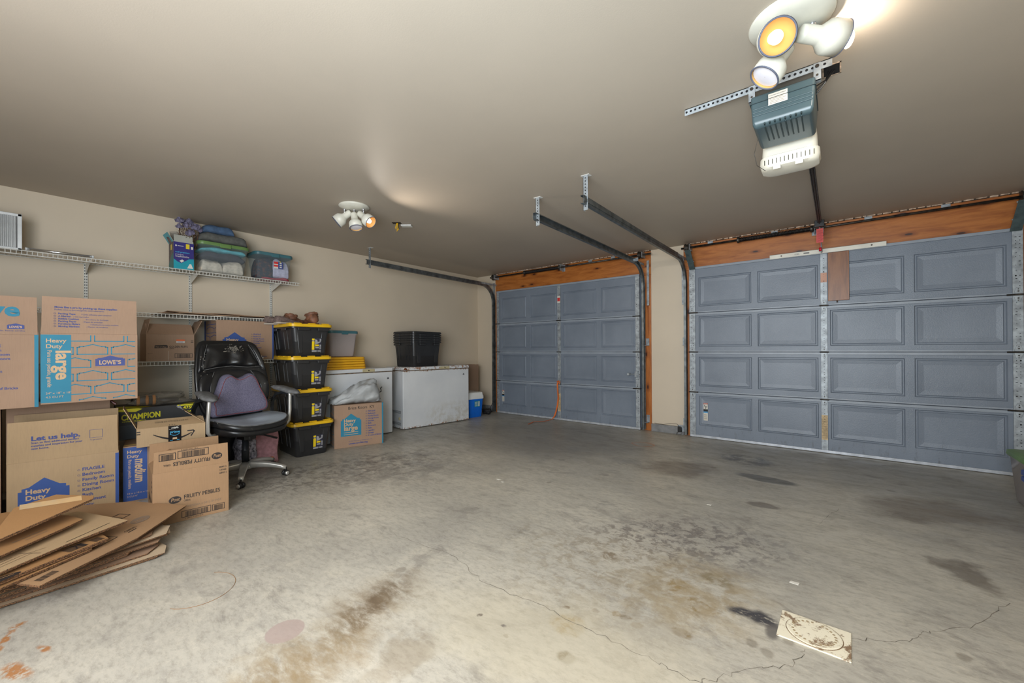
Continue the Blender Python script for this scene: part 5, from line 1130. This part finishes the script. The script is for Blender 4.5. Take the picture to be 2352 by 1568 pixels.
wr = lambda X, Z: .009 * math.sin(X * 40 + 1.2 * math.sin(Z * 16)) * (1 + .5 * math.sin(X * 19)) * max(0, min(1, (1.155 - Z) / .08)) * 1.5 + .004 * mn.noise(Vector((X * 20, Z * 12, 0)))
hd = smooth_outline([(-.17, 1.165), (0, 1.18), (.155, 1.165), (.18, 1.10), (.205, 1.03), (.225, .975), (.13, .965), (0, .98), (-.13, .97), (-.235, .955), (-.225, 1.02), (-.195, 1.10)], 6)
mb = drape(hd, .055, wr, 12); h = mb.obj('headrest_cushion', M_lea, back)
k_ = NT('peeled leather patch', .8); M_peel = k_.out(k_.ramp(k_.noise(k_.tc.outputs['Object'], 60, 4), [(.4, lin((78, 74, 68))), (.6, lin((122, 116, 106)))]))
mb = MB(); R = random.Random(8)
for i in range(130):
    x = R.gauss(.03, .028); z = 1.138 + R.gauss(0, .013) - abs(R.gauss(0, .012)); r_ = R.uniform(.002, .0075); c0 = FB(-x, z, .052); mb.poly([c0 + Vector((math.cos(a) * r_ * R.uniform(.5, 1.5), .002, math.sin(a) * r_ * .7)) for a in [0, 1.1, 2.3, 3.6, 5.0]])
o = mb.obj('peeled_patch', M_peel, back); o['kind'] = 'stuff'
mb = MB()
for i in range(70):
    s = R.choice((-1, 1, -1)); x = s * R.uniform(.19, .27); z = R.uniform(.75, 1.1); r_ = R.uniform(.0015, .0045) if abs(z - 1.02) > .05 else R.uniform(.004, .010); c0 = FB(-x, z, .012); mb.poly([c0 + Vector((math.cos(a) * r_ * R.uniform(.5, 1.5), .002, math.sin(a) * r_)) for a in [0, 1.1, 2.3, 3.6, 5.0]])
o = mb.obj('peeled_flecks', M_peel, back); o['kind'] = 'stuff'
for s in (-1, 1):
    bo = smooth_outline([(s * .15, .93), (s * .22, .92), (s * .275, .86), (s * .29, .76), (s * .27, .66), (s * .22, .60), (s * .19, .66), (s * .20, .76), (s * .18, .86)], 5)
    mb = drape(bo, .035); mb.obj('side_bolster', M_lea2, back)
    bo = smooth_outline([(s * .22, 1.16), (s * .245, 1.10), (s * .27, 1.0), (s * .275, .93), (s * .245, .94), (s * .225, 1.0), (s * .205, 1.08), (s * .185, 1.16)], 5)
    mb = drape(bo, .022); mb.obj('side_bolster', M_lea2, back)
bo = smooth_outline([(-.14, .935), (0, .955), (.14, .935), (.18, .84), (.185, .7), (.15, .58), (0, .56), (-.15, .58), (-.185, .7), (-.18, .84)], 6)
drape(bo, .03).obj('centre_panel', M_lea2, back)
def piping(pts, out=.012): 
    mb = MB(); mb.smooth = True; mb.tube([FB(-x, z, out) for x, z in pts], .0028, 6); mb.obj('piping', M_pad, back)
piping([(-.235, .95), (-.13, .965), (0, .975), (.13, .96), (.225, .965)], .02); piping([(-.175, 1.17), (-.205, 1.1), (-.235, 1.02), (-.24, .955)], .014); piping([(.165, 1.17), (.195, 1.1), (.22, 1.02), (.235, .965)], .014)
piping([(-.15, .93), (-.185, .86), (-.2, .76), (-.195, .66)], .02); piping([(.15, .93), (.185, .86), (.2, .76), (.195, .66)], .02)
# arms
for s in (-1, 1):
    a = empty('armrest', (s * .31, 0, 0)); a.parent = root
    mb = MB(); mb.smooth = True; pth = [(-s * .06, .07, .43), (s * .0, .09, .43), (s * .02, .10, .46), (s * .025, .11, .56), (s * .02, .12, .70), (s * .015, .115, .725)]; mb.tube(pth, [.014, .015, .015, .014, .014, .016], 10); mb.obj('arm_tube', M_chr, a)
    mb = MB(); rr = []
    for (y, z, h) in ((.12, .718, .028), (.02, .72, .026), (-.08, .70, .03), (-.15, .64, .035), (-.17, .56, .035), (-.16, .50, .03)): rr.append([Vector((s * .015 - .016, y, z - h / 2)), Vector((s * .015 + .016, y, z - h / 2)), Vector((s * .015 + .016, y + .004, z + h / 2)), Vector((s * .015 - .016, y + .004, z + h / 2))])
    mb.ring(rr); mb.obj('arm_frame', M_gasl, a, bevel=.006)
    out = smooth_outline([(-.045, -.10), (.04, -.11), (.05, 0), (.052, .10), (.02, .165), (-.02, .16), (-.048, .08), (-.04, -.0)], 5)
    mb = MB(); mb.smooth = True; out = [(x_ * 1.2, y_ * 1.12) for x_, y_ in out]; puff(mb, out, .026, Matrix.Translation((s * .01, .05, .752)) @ Matrix.Rotation(-.16, 4, 'X') @ Matrix.Rotation(-.10, 4, 'Y') @ Matrix.Rotation(s * -.15, 4, 'Z'), 7, .9, 3); mb.obj('arm_pad', M_pad, a)
# lumbar cushion
co = smooth_outline([(-.11, .88), (-.05, .905), (.0, .875), (.03, .868), (.07, .88), (.125, .905), (.165, .87), (.195, .77), (.235, .65), (.225, .575), (.15, .55), (0, .545), (-.15, .545), (-.225, .555), (-.225, .62), (-.235, .665), (-.20, .70), (-.16, .78)], 5)
M_w = Matrix.Translation((1.131, 1.311, 0)) @ Matrix.Rotation(math.radians(FA - 90), 4, 'Z')
def cushion_pts(sc, out):
    cz = .7; n = len(co); return [FB(-(p[0] - .0) * sc, cz + (p[1] - cz) * sc, out) for p in co]
mb = MB(); mb.smooth = True; rg = []
for sc, o_ in ((.93, .01), (.98, .02), (1.0, .045), (.985, .07), (.93, .088), (.8, .10), (.55, .108), (.25, .11), (.02, .11)): rg.append([Vector((p.x, p.y, p.z)) for p in cushion_pts(sc, o_)])
mb.ring(rg); cu = mb.obj('lumbar_cushion', M_cush); cu.matrix_world = M_w; tag(cu, 'purple-grey lumbar cushion with red stitching leaning on the office chair back', 'cushion')
mb = MB(); mb.smooth = True; pp = cushion_pts(.90, .0945); pp = [p for p, q in zip(pp, co) if True]; mb.tube(pp + [pp[0]], .0016, 5); mb.obj('red_stitching', mat('red thread', (150, 56, 44), .8), cu)
mb = MB(); mb.tube([tuple(FB(-.22, .62, .04)), tuple(FB(-.27, .65, .03)), tuple(FB(-.31, .66, -.02))], .009, 6); mb.obj('elastic_strap', M_blkp, cu)

# ------------------------------------------------------------------ things under and behind the chair
M_pink = cloth('dusty pink fabric', (176, 128, 132))
mb = MB(); mb.smooth = True
def bagring(t):
    z = .36 * t; w = .24 - .03 * t; d = .05 - .03 * t; return [Vector((x + .02 * mn.noise(Vector((x * 9, y * 9, z * 6))), y + .02 * mn.noise(Vector((z * 9, x * 7, 3))), z)) for x, y in [(math.copysign(abs(math.cos(a)) ** .5, math.cos(a)) * w / 2, math.copysign(abs(math.sin(a)) ** .6, math.sin(a)) * d) for a in [6.28318530718 * k / 28 for k in range(28)]]]
mb.ring([bagring(t / 10) for t in range(11)]); o = mb.obj('fabric_bag', M_pink, loc=(.765, 1.60, 0), rz=math.radians(82)); tag(o, 'dusty pink fabric bag standing on the floor behind the chair base', 'bag')
mb = MB(); mb.box(.02, -.052, .05, .06, -.046, .062); mb.obj('orange_tag', mat('orange tag', (196, 112, 30), .6), o)
lump('patterned_bundle', (.71, 1.44, 0), (.24, .18, .30), mat('black and white patterned cloth', (196, 190, 200), .8, rgb2=(40, 42, 50), fac=.5, nscale=45), 9, .2, 'black and white patterned cloth bundle behind the chair column', 'bundle')
lump('black_bag', (.56, 1.24, 0), (.34, .34, .36), mat('black bag nylon', (20, 20, 21), .6), 12, .25, 'large black bag on the floor under the office chair', 'bag')
# generator toolbox carton (black and yellow)
M_cby = mat('yellow block letters', (222, 210, 20), .5); M_cbk = mat('black carton print', (40, 39, 40), .5, noise=.1)
root = empty('power_tool_carton', (.80, .545, .4135), math.radians(87), label='black and yellow carton behind the smile arrow box', cat='box')
mb = MB(); mb.box(0, 0, .03, .56, .40, .245); b = mb.obj('body', M_cbk, root, bevel=.003)
mb = MB(); mb.box(-.004, -.004, 0, .564, .404, .115); b2 = mb.obj('tray', mat('dark grey board', (58, 62, 68), .5), root, bevel=.003)
p = Print((0, -.001, 0), (1, 0, 0), (0, 0, 1)); p.text('CHAMPION', .015, .155, .062, M_cby, .035, width=.235, shear=.02); p.text('POWER EQUIPMENT', .02, .138, .014, M_cby, .01, width=.14); p.text('4750', .40, .205, .035, M_cby, .03); p.text('WATT', .42, .175, .02, M_cby, .02)
p.poly([(.0, .225), (.10, .215), (.14, .235), (.12, .243), (.0, .243)], M_cby); p.poly([(.36, .232), (.56, .236), (.56, .243), (.36, .243)], M_cby); p.obj('print', b)
mb = MB(); p = Print((0, .0, .2455), (1, 0, 0), (0, 1, 0)); p.poly([(0, .0), (.2, .0), (.1, .15), (0, .2)], M_cby); p.poly([(.38, .0), (.56, .0), (.56, .1), (.44, .06)], M_cby); p.obj('top_print', b)
# plastic bag with a tool on it
M_bag = clearmat('smoky clear plastic', (150, 140, 126), .30)
ob = lump('plastic_bag', (.64, .80, .66), (.24, .42, .10), M_bag, 21, .5, 'crinkled clear plastic bag over a tool, on the black and yellow carton', 'bag', n=(36, 22))
root = empty('power_tool', (.66, .74, .662), math.radians(84), label='black and orange power tool inside the clear plastic bag', cat='tool')
M_or = mat('orange tool shell', (220, 136, 34), .4)
mb = MB(); mb.smooth = True; mb.ring([sup(.04, .04, 3, 20, 0, 0, 0), sup(.07, .06, 3, 20, 0, 0, .02), sup(.08, .07, 3, 20, 0, 0, .09), sup(.06, .05, 3, 20, 0, 0, .16), sup(.03, .03, 3, 20, 0, 0, .17)]); b = mb.obj('motor_body', M_blkp, root); b.rotation_euler = (0, math.radians(90), 0); b.location = (-.10, 0, .04)
for xx in (-.07, -.015, .03):
    mb = MB(); mb.smooth = True; mb.lathe([(.037, 0), (.043, .004), (.043, .018), (.037, .022)], (xx, 0, .04), (1, 0, 0), 20); mb.obj('orange_band', M_or, root)
mb = MB(); mb.smooth = True; mb.tube([(.05, 0, .035), (.12, -.01, .03), (.2, .0, .03)], [.02, .022, .014], 12); mb.obj('tool_handle', M_blkp, root)
mb = MB(); mb.tube([(0, 0, 0), (.01, .0, .03), (.02, -.01, .0), (.03, .02, -.03)], .009, 7); o = mb.obj('torch', mat('dark red plastic', (110, 40, 24), .4), loc=(.86, .50, .74)); tag(o, 'small dark red and black tool beside the top carton', 'tool')

# ------------------------------------------------------------------ boots and shoes on the tote stack
M_bl = mat('brown boot leather', (126, 84, 62), .6, noise=.25, nscale=20, bump=.5, bscale=18); M_tg = mat('taupe shoe mesh', (116, 98, 92), .85, noise=.2, nscale=60); M_og = mat('olive green canvas', (78, 82, 58), .85, noise=.2, nscale=30); M_solew = mat('pale sole', (176, 164, 150), .7)
def shoe(loc, rz, L, w, h, m, ms, label, boot=0, group='boots and shoes on the tote stack', name='shoe'):
    root = empty(name, loc, math.radians(rz), label=label, cat='shoe', group=group); mb = MB(); mb.smooth = True
    def foot(t): return w * (.72 + .28 * math.sin(math.pi * (.25 + .9 * t))) * (1 if .04 < t < .96 else .55)
    rings = []
    for i in range(15):
        t = i / 14; x = L * (t - .5); ww = foot(t); hh = (h * (1 - .62 * max(0, min(1, (t - .30) / .45))) if not boot else h * (1 - .5 * max(0, min(1, (t - .35) / .35)))) * (1 if .03 < t < .97 else .55); ring = []
        for k in range(16):
            a = 6.28318530718 * k / 16; nz = mn.noise(Vector((x * 30, math.cos(a) * 2, math.sin(a) * 2 + loc[1] * 9))) * .009; ring.append(Vector((x, (math.cos(a)) * ww / 2 + nz, .012 + max(0, (math.sin(a) * .5 + .5)) * hh + nz)))
        rings.append(ring)
    mb.ring(rings); mb.obj('upper', m, root)
    mb = MB(); mb.smooth = True; mb.ring([[Vector((L * (i / 14 - .5), s * foot(i / 14) * .53, z)) for i, s in [(i, 1) for i in range(15)] + [(i, -1) for i in range(14, -1, -1)]] for z in (0, .016)]); mb.obj('sole', ms, root)
    if boot:
        mb = MB(); mb.smooth = True; mb.lathe([(w * .55, -.02), (w * .66, h * .05), (w * .58, h * .16), (w * .70, h * .26), (w * .60, h * .36), (w * .66, h * .42), (w * .58, h * .44), (w * .45, h * .2)], (-L * .2, 0, h * .72), (.15, .1, 1), 22, False); mb.v = [(x + .010 * mn.noise(Vector((x * 40, y * 40, z * 40))), y + .012 * mn.noise(Vector((y * 38, z * 40, x * 30))), z + .014 * mn.noise(Vector((x * 25 + 3, y * 25, 0)))) for x, y, z in mb.v]
        mb.obj('shaft', m, root)
    else:
        mb = MB(); mb.smooth = True; mb.tube([(-L * .42, 0, h * .95), (-L * .3, w * .3, h * 1.0), (-L * .05, w * .25, h * .8), (-L * .0, 0, h * .78), (-L * .05, -w * .25, h * .8), (-L * .3, -w * .3, h * 1.0), (-L * .42, 0, h * .95)], .008, 7); mb.obj('collar', m, root)
    return root
TZ = .344 * 3 + .360
shoe((.66, 2.09, TZ), 178, .27, .10, .11, M_bl, M_bl, 'brown leather boot, right one on the black tote stack', 1, name='boot'); shoe((.48, 2.02, TZ), 95, .27, .10, .10, M_bl, M_bl, 'brown leather boot lying behind the right boot on the tote stack', 1, name='boot')
shoe((.66, 1.86, TZ), 100, .27, .09, .07, M_tg, M_solew, 'taupe sneaker at the left front of the tote stack lid'); shoe((.46, 1.84, TZ), 60, .27, .09, .08, M_tg, M_solew, 'taupe sneaker behind the other sneaker on the tote stack'); shoe((.34, 1.98, TZ), 120, .28, .09, .09, M_og, M_blkp, 'olive green shoe at the back of the tote stack lid')

# ------------------------------------------------------------------ garage door opener
M_op = mat('blue grey opener housing', (70, 88, 93), .32, noise=.06, nscale=4); M_cov = mat('milky white plastic cover', (222, 216, 200), .35, noise=.03, coat=.3)
root = empty('garage_door_opener', (4.995, 2.50, CH), label='blue grey garage door opener with hanging white light cover, below the ceiling', cat='door opener')
mb = MB(); x0, x1 = -.132, .130; zt, zb = -.075, -.235
A = [Vector((x0, -.17, zt)), Vector((x1, -.17, zt)), Vector((x1, .12, zt)), Vector((x0, .12, zt))]
B = [Vector((x0 + .002, -.175, zt - .055)), Vector((x1 - .002, -.175, zt - .055)), Vector((x1 - .002, .12, zt - .055)), Vector((x0 + .002, .12, zt - .055))]
Cc = [Vector((x0 + .008, -.172, zb + .018)), Vector((x1 - .008, -.172, zb + .018)), Vector((x1 - .008, .12, zb + .018)), Vector((x0 + .008, .12, zb + .018))]
Dd = [Vector((x0 + .016, -.155, zb)), Vector((x1 - .016, -.155, zb)), Vector((x1 - .016, .115, zb)), Vector((x0 + .016, .115, zb))]
mb.ring([A, B, Cc, Dd]); hs = mb.obj('housing', M_op, root, bevel=.012, seg=3)
mb = MB()
for i in range(3): mb.box(x0 + .01, -.1775, zt - .075 - .016 * i, x1 - .01, -.172, zt - .068 - .016 * i)
mb.obj('moulded_ridge', M_op, hs, bevel=.002)
mb = MB(); mb.box(x0 - .002, -.178, zt - .043, x1 + .002, .1, zt - .040); mb.obj('seam', mat('dark seam', (50, 66, 70), .6), hs)
mb = MB()
for i in range(8):
    x = -.075 + .021 * i; mb.box(x, -.177, zb + .004, x + .006, -.12, zb + .012); mb.box(x, -.155, zb - .003, x + .006, .02, zb + .004)
mb.obj('cooling_slot', mat('slot dark teal', (38, 56, 60), .6), hs, bevel=.002)
p = Print((-.055, -.1765, zt - .075), (1, 0, 0), (0, 0, 1)); p.rect(0, 0, .078, .055, M_offw, 1); p.text('AVAILABLE REPLACEMENT', .005, .043, .0065, P_blk, .01, k=2, width=.066)
for i in range(5): p.rect(.006, .006 + .007 * i, .066 - .01 * (i % 2), .0015, P_grey, 2)
p.obj('spec_label', hs)
# ceiling angle iron and its holes
mb = MB(); mb.box(-.455, -.135, -.004, .19, -.132, -.0005); mb.box(-.455, -.135, -.036, .19, -.132, -.0005)
an = mb.obj('perforated_angle', M_galv, root); mb = MB(); x = -.445
while x < .18: mb.cyl((x, -.1352, -.019), (x, -.136, -.019), .006, n=10); x += .0225
o = mb.obj('punched_holes', M_hole, an); o['kind'] = 'stuff'
for x in (-.13, .135):
    mb = MB(); mb.box(x - .014, -.14, -.085, x + .014, -.1365, -.004); mb.box(x - .014, -.14, -.085, x + .014, -.11, -.082); st = mb.obj('hanging_strap', M_galv, root)
    mb = MB(); mb.cyl((x, -.1402, -.02), (x, -.1465, -.02), .008, n=6); mb.cyl((x, -.1402, -.06), (x, -.142, -.06), .005, n=8); mb.obj('bolt', M_iron, st)
# rail to the door header
mb = MB()
for s in (-1, 1): mb.box(s * .013 + .07 - .003, .10, -.085, s * .013 + .07 + .003, 2.80, -.06)
mb.box(.052, .10, -.064, .088, 2.80, -.060); rl = mb.obj('rail', M_iron, root)
mb = MB(); mb.tube([(.07, .1, -.095), (.07, 2.7, -.09)], .006, 6); mb.obj('drive_chain', M_spring, root)
mb = MB(); mb.box(.03, 2.58, -.12, .11, 2.64, -.055); mb.cyl((.02, 2.61, -.11), (.12, 2.61, -.11), .012); mb.obj('trolley', M_blkp, root, bevel=.004)
mb = MB(); mb.tube([(.07, 2.62, -.11), (.075, 2.75, -.22), (.08, 2.86, -.33)], .008, 6); mb.box(.06, 2.80, -.14, .10, 2.92, -.05); mb.obj('door_arm', M_galv, root)
mb = MB(); mb.tube([(.07, 2.62, -.11), (.075, 2.62, -.20), (.075, 2.62, -.33)], .0025, 6); rc = mb.obj('release_cord', M_redt, root)
mb = MB(); mb.box(.045, 2.612, -.275, .10, 2.615, -.135); tg = mb.obj('red_tag', mat('red warning tag', (206, 72, 66), .5), root)
p = Print((.048, 2.6115, -.27), (1, 0, 0), (0, 0, 1))
for i in range(11): p.rect(.004, .008 + .0105 * i, .034 + .008 * (i % 3), .003, mat('dark red print', (130, 36, 40), .6))
p.obj('tag_print', tg)
mb = MB(); mb.smooth = True; mb.cyl((.075, 2.62, -.36), (.075, 2.62, -.325), .012, n=14); mb.obj('red_handle', mat('red knob', (190, 24, 44), .3), root)
# light cover hanging open below the housing, on the door side
mb = MB(); mb.smooth = True
def cvr(y, z, w, d, r): return rrect(w, d, r, z, 0, y)
mb.ring([cvr(.235, -.12, .21, .11, .03), cvr(.235, -.14, .24, .14, .04), cvr(.235, -.20, .25, .155, .045), cvr(.235, -.262, .256, .16, .045), cvr(.235, -.267, .272, .178, .05), cvr(.235, -.30, .276, .18, .05), cvr(.235, -.325, .262, .165, .05), cvr(.235, -.334, .22, .12, .04)], True, True, True)
cv = mb.obj('light_cover', M_cov, root); cv.modifiers.new('e', 'EDGE_SPLIT').split_angle = math.radians(50)
for i in range(13):
    mb = MB(); mb.box(-.112 + .0185 * i, .1435, -.312, -.1085 + .0185 * i, .1485, -.286); mb.obj('vent_slot', mat('cover slot', (92, 88, 76), .8), cv)
mb = MB(); mb.box(-.055, .150, -.172, .03, .1575, -.160); mb.obj('cover_window', M_hole, cv)
for x in (-.07, .03):
    mb = MB(); mb.box(x, .146, -.345, x + .035, .150, -.318); mb.obj('clip_tab', M_cov, cv, bevel=.001)
mb = MB(); mb.tube([(-.13, .05, -.2), (-.15, .08, -.26), (-.14, .10, -.32), (-.10, .1, -.36)], .0015, 5); mb.obj('antenna_wire', M_iron, root)
# ceiling cut-outs
root = empty('ceiling_outlet', (5.18, 2.47, CH), label='dark ceiling cut-out with wires beside the opener bracket', cat='outlet')
mb = MB(); mb.box(-.028, -.045, -.002, .032, .045, -.0006); mb.obj('opening', M_hole, root)
mb = MB()
for a in ((-.034, -.05, .038, -.045), (-.034, .045, .038, .05), (-.034, -.05, -.028, .05), (.032, -.05, .038, .05)): mb.box(a[0], a[1], -.003, a[2], a[3], -.0006)
mb.obj('rough_edge', M_chip, root)
for k in range(3):
    mb = MB(); mb.tube([(-.01 + .012 * k, 0, -.002), (-.02, -.02 - .02 * k, -.05 - .015 * k), (-.055, -.05, -.08 - .02 * k)], .0028, 6); mb.obj('wire', M_blkp, root)
root = empty('ceiling_box', (1.60, 2.56, CH), math.radians(38), label='open ceiling box with yellow cable and a shifted white cover plate', cat='outlet')
mb = MB(); mb.box(-.045, -.03, -.002, .045, .03, -.0006); mb.obj('opening', mat('brown opening', (52, 40, 30), .9), root)
mb = MB(); mb.box(.03, .035, -.016, .14, .105, -.004); mb.obj('cover_plate', M_white, root, bevel=.003)
for k in range(4):
    mb = MB(); mb.tube([(.0 + .006 * k, 0, -.002), (-.012 + .012 * k, -.01, -.05), (.008 * k, 0, -.09 + .01 * k), (.016, .0, -.04)], .0035, 6); mb.obj('yellow_wire', mat('yellow cable', (222, 172, 20), .5) if k < 3 else M_blkp, root)

# ------------------------------------------------------------------ floor cover, sensor, strap, bits
k = NT('worn white painted cover', .5); v = k.tc.outputs['Object']; n1 = k.noise(v, 14, 7, .75, .4); n2 = k.noise(v, 45, 5, .7)
c = k.mix(k.mr(n1, .53, .6), lin((226, 218, 196)), lin((132, 108, 84))); c = k.mix(k.math('MULTIPLY', k.mr(n2, .58, .66), .6), c, lin((150, 130, 100))); M_cvr = k.out(c)
root = empty('utility_cover', (5.117, 1.957, 0), math.radians(-1), label='square white painted floor cover with a round worn lid', cat='floor cover')
mb = MB(); mb.box(-.112, -.095, 0, .112, .095, .006); mb.obj('frame_plate', M_cvr, root, bevel=.002)
mb = MB(); mb.smooth = False; mb.lathe([(.088, .0), (.088, .0085), (.084, .0095), (.001, .0095)], (0, 0, 0), (0, 0, 1), 48, False); ld = mb.obj('round_lid', M_cvr, root)
mb = MB(); mb.tube([(.0895 * math.cos(a), .0895 * math.sin(a), .0065) for a in [6.28318530718 * i / 48 for i in range(49)]], .0013, 5); mb.obj('rim_groove', mat('rust brown groove', (120, 96, 70), .8), root)
mb = MB()
for i in range(26):
    if i % 7 == 6: continue
    a = 6.28318530718 * i / 26; mb.cyl((.068 * math.cos(a), .068 * math.sin(a), .0095), (.068 * math.cos(a), .068 * math.sin(a), .0101), .0048, n=9)
mb.obj('raised_dots', mat('worn dots', (166, 148, 118), .7), ld)
root = empty('photo_eye_sensor', (3.615, 5.40, .075), label='black safety sensor with thin wires low on the beige pier', cat='sensor')
mb = MB(); mb.box(-.022, -.02, -.035, .022, .02, .035); mb.obj('housing', M_blkp, root, bevel=.006)
mb = MB(); mb.cyl((-.0, -.02, .01), (0, -.026, .01), .012, n=14); mb.obj('lens', M_dark, root)
mb = MB(); mb.box(-.03, .018, -.03, .05, .024, .05); mb.box(.02, -.02, .03, .05, .02, .036); mb.obj('mounting_bracket', M_galv, root)
for q in ([(-.01, 0, .03), (-.04, .02, .06), (-.12, .03, .055), (-.22, .04, .03), (-.34, .05, .035)], [(-.015, 0, -.03), (-.03, -.01, -.06), (-.01, -.02, -.072), (.03, -.01, -.05), (.02, .0, .0)], [(-.01, 0, -.03), (-.04, .0, -.05), (-.035, -.02, -.072)]):
    mb = MB(); mb.smooth = True; mb.tube(q, .002, 5); mb.obj('wire', M_iron, root)
M_strap = mat('orange webbing', (216, 108, 40), .7, noise=.1)
P = [(1.80, 5.385, .60), (1.79, 5.37, .56), (1.80, 5.365, .45), (1.805, 5.37, .35), (1.79, 5.37, .24), (1.77, 5.36, .14), (1.755, 5.34, .07), (1.74, 5.30, .025), (1.72, 5.22, .012), (1.70, 5.12, .010), (1.66, 5.04, .014), (1.60, 5.0, .010), (1.62, 4.9, .008), (1.64, 4.80, .006)]
mb = MB(); w = .012
rg = []
for i, p_ in enumerate(P):
    a = Vector((1, .0, 0)) if p_[2] > .05 else Vector((.9, -.45, 0)).normalized(); c0 = Vector(p_); rg.append([c0 - a * w, c0 + a * w])
for i in range(len(rg) - 1): mb.poly([rg[i][0], rg[i][1], rg[i + 1][1], rg[i + 1][0]])
o = mb.obj('pull_strap', M_strap, solid=.002); tag(o, 'orange webbing pull strap hanging from the small garage door onto the floor', 'strap')
mb = MB(); mb.tube([(1.78, 5.375, .60), (1.81, 5.37, .615), (1.835, 5.375, .60), (1.825, 5.37, .565)], .008, 6); mb.obj('knot', M_strap, o)
# long wire curl on the floor near the pile
mb = MB(); mb.smooth = True; pts = []
for i in range(25):
    a = math.radians(-60 + 200 * i / 24); pts.append((2.86 + .11 * math.cos(a) * 1.4, .56 + .14 * math.sin(a), .0015))
mb.tube(pts, .0009, 4); o = mb.obj('fine_wire', mat('rusty fine wire', (150, 106, 60), .6)); tag(o, 'thin rusty wire curl lying on the floor beside the cardboard pile', 'wire')
# a few paper scraps
for i, (x, y, s_, lab) in enumerate(((2.93, 2.63, .018, 'small white scrap on the open floor, left one of a pair'), (3.0, 2.60, .014, 'small white scrap on the open floor, right one of a pair'), (4.48, 3.12, .016, 'pale paper scrap on the floor before the wide door'), (5.03, 2.33, .02, 'beige chip on the floor beside the square cover'))):
    mb = MB(); mb.slab([(-s_, -s_ * .4, .003), (s_ * .8, -s_ * .6, .003), (s_, s_ * .5, .004), (-s_ * .7, s_ * .5, .003)], .002); o = mb.obj('paper_scrap', M_offw, loc=(x, y, 0)); tag(o, lab, 'scrap')
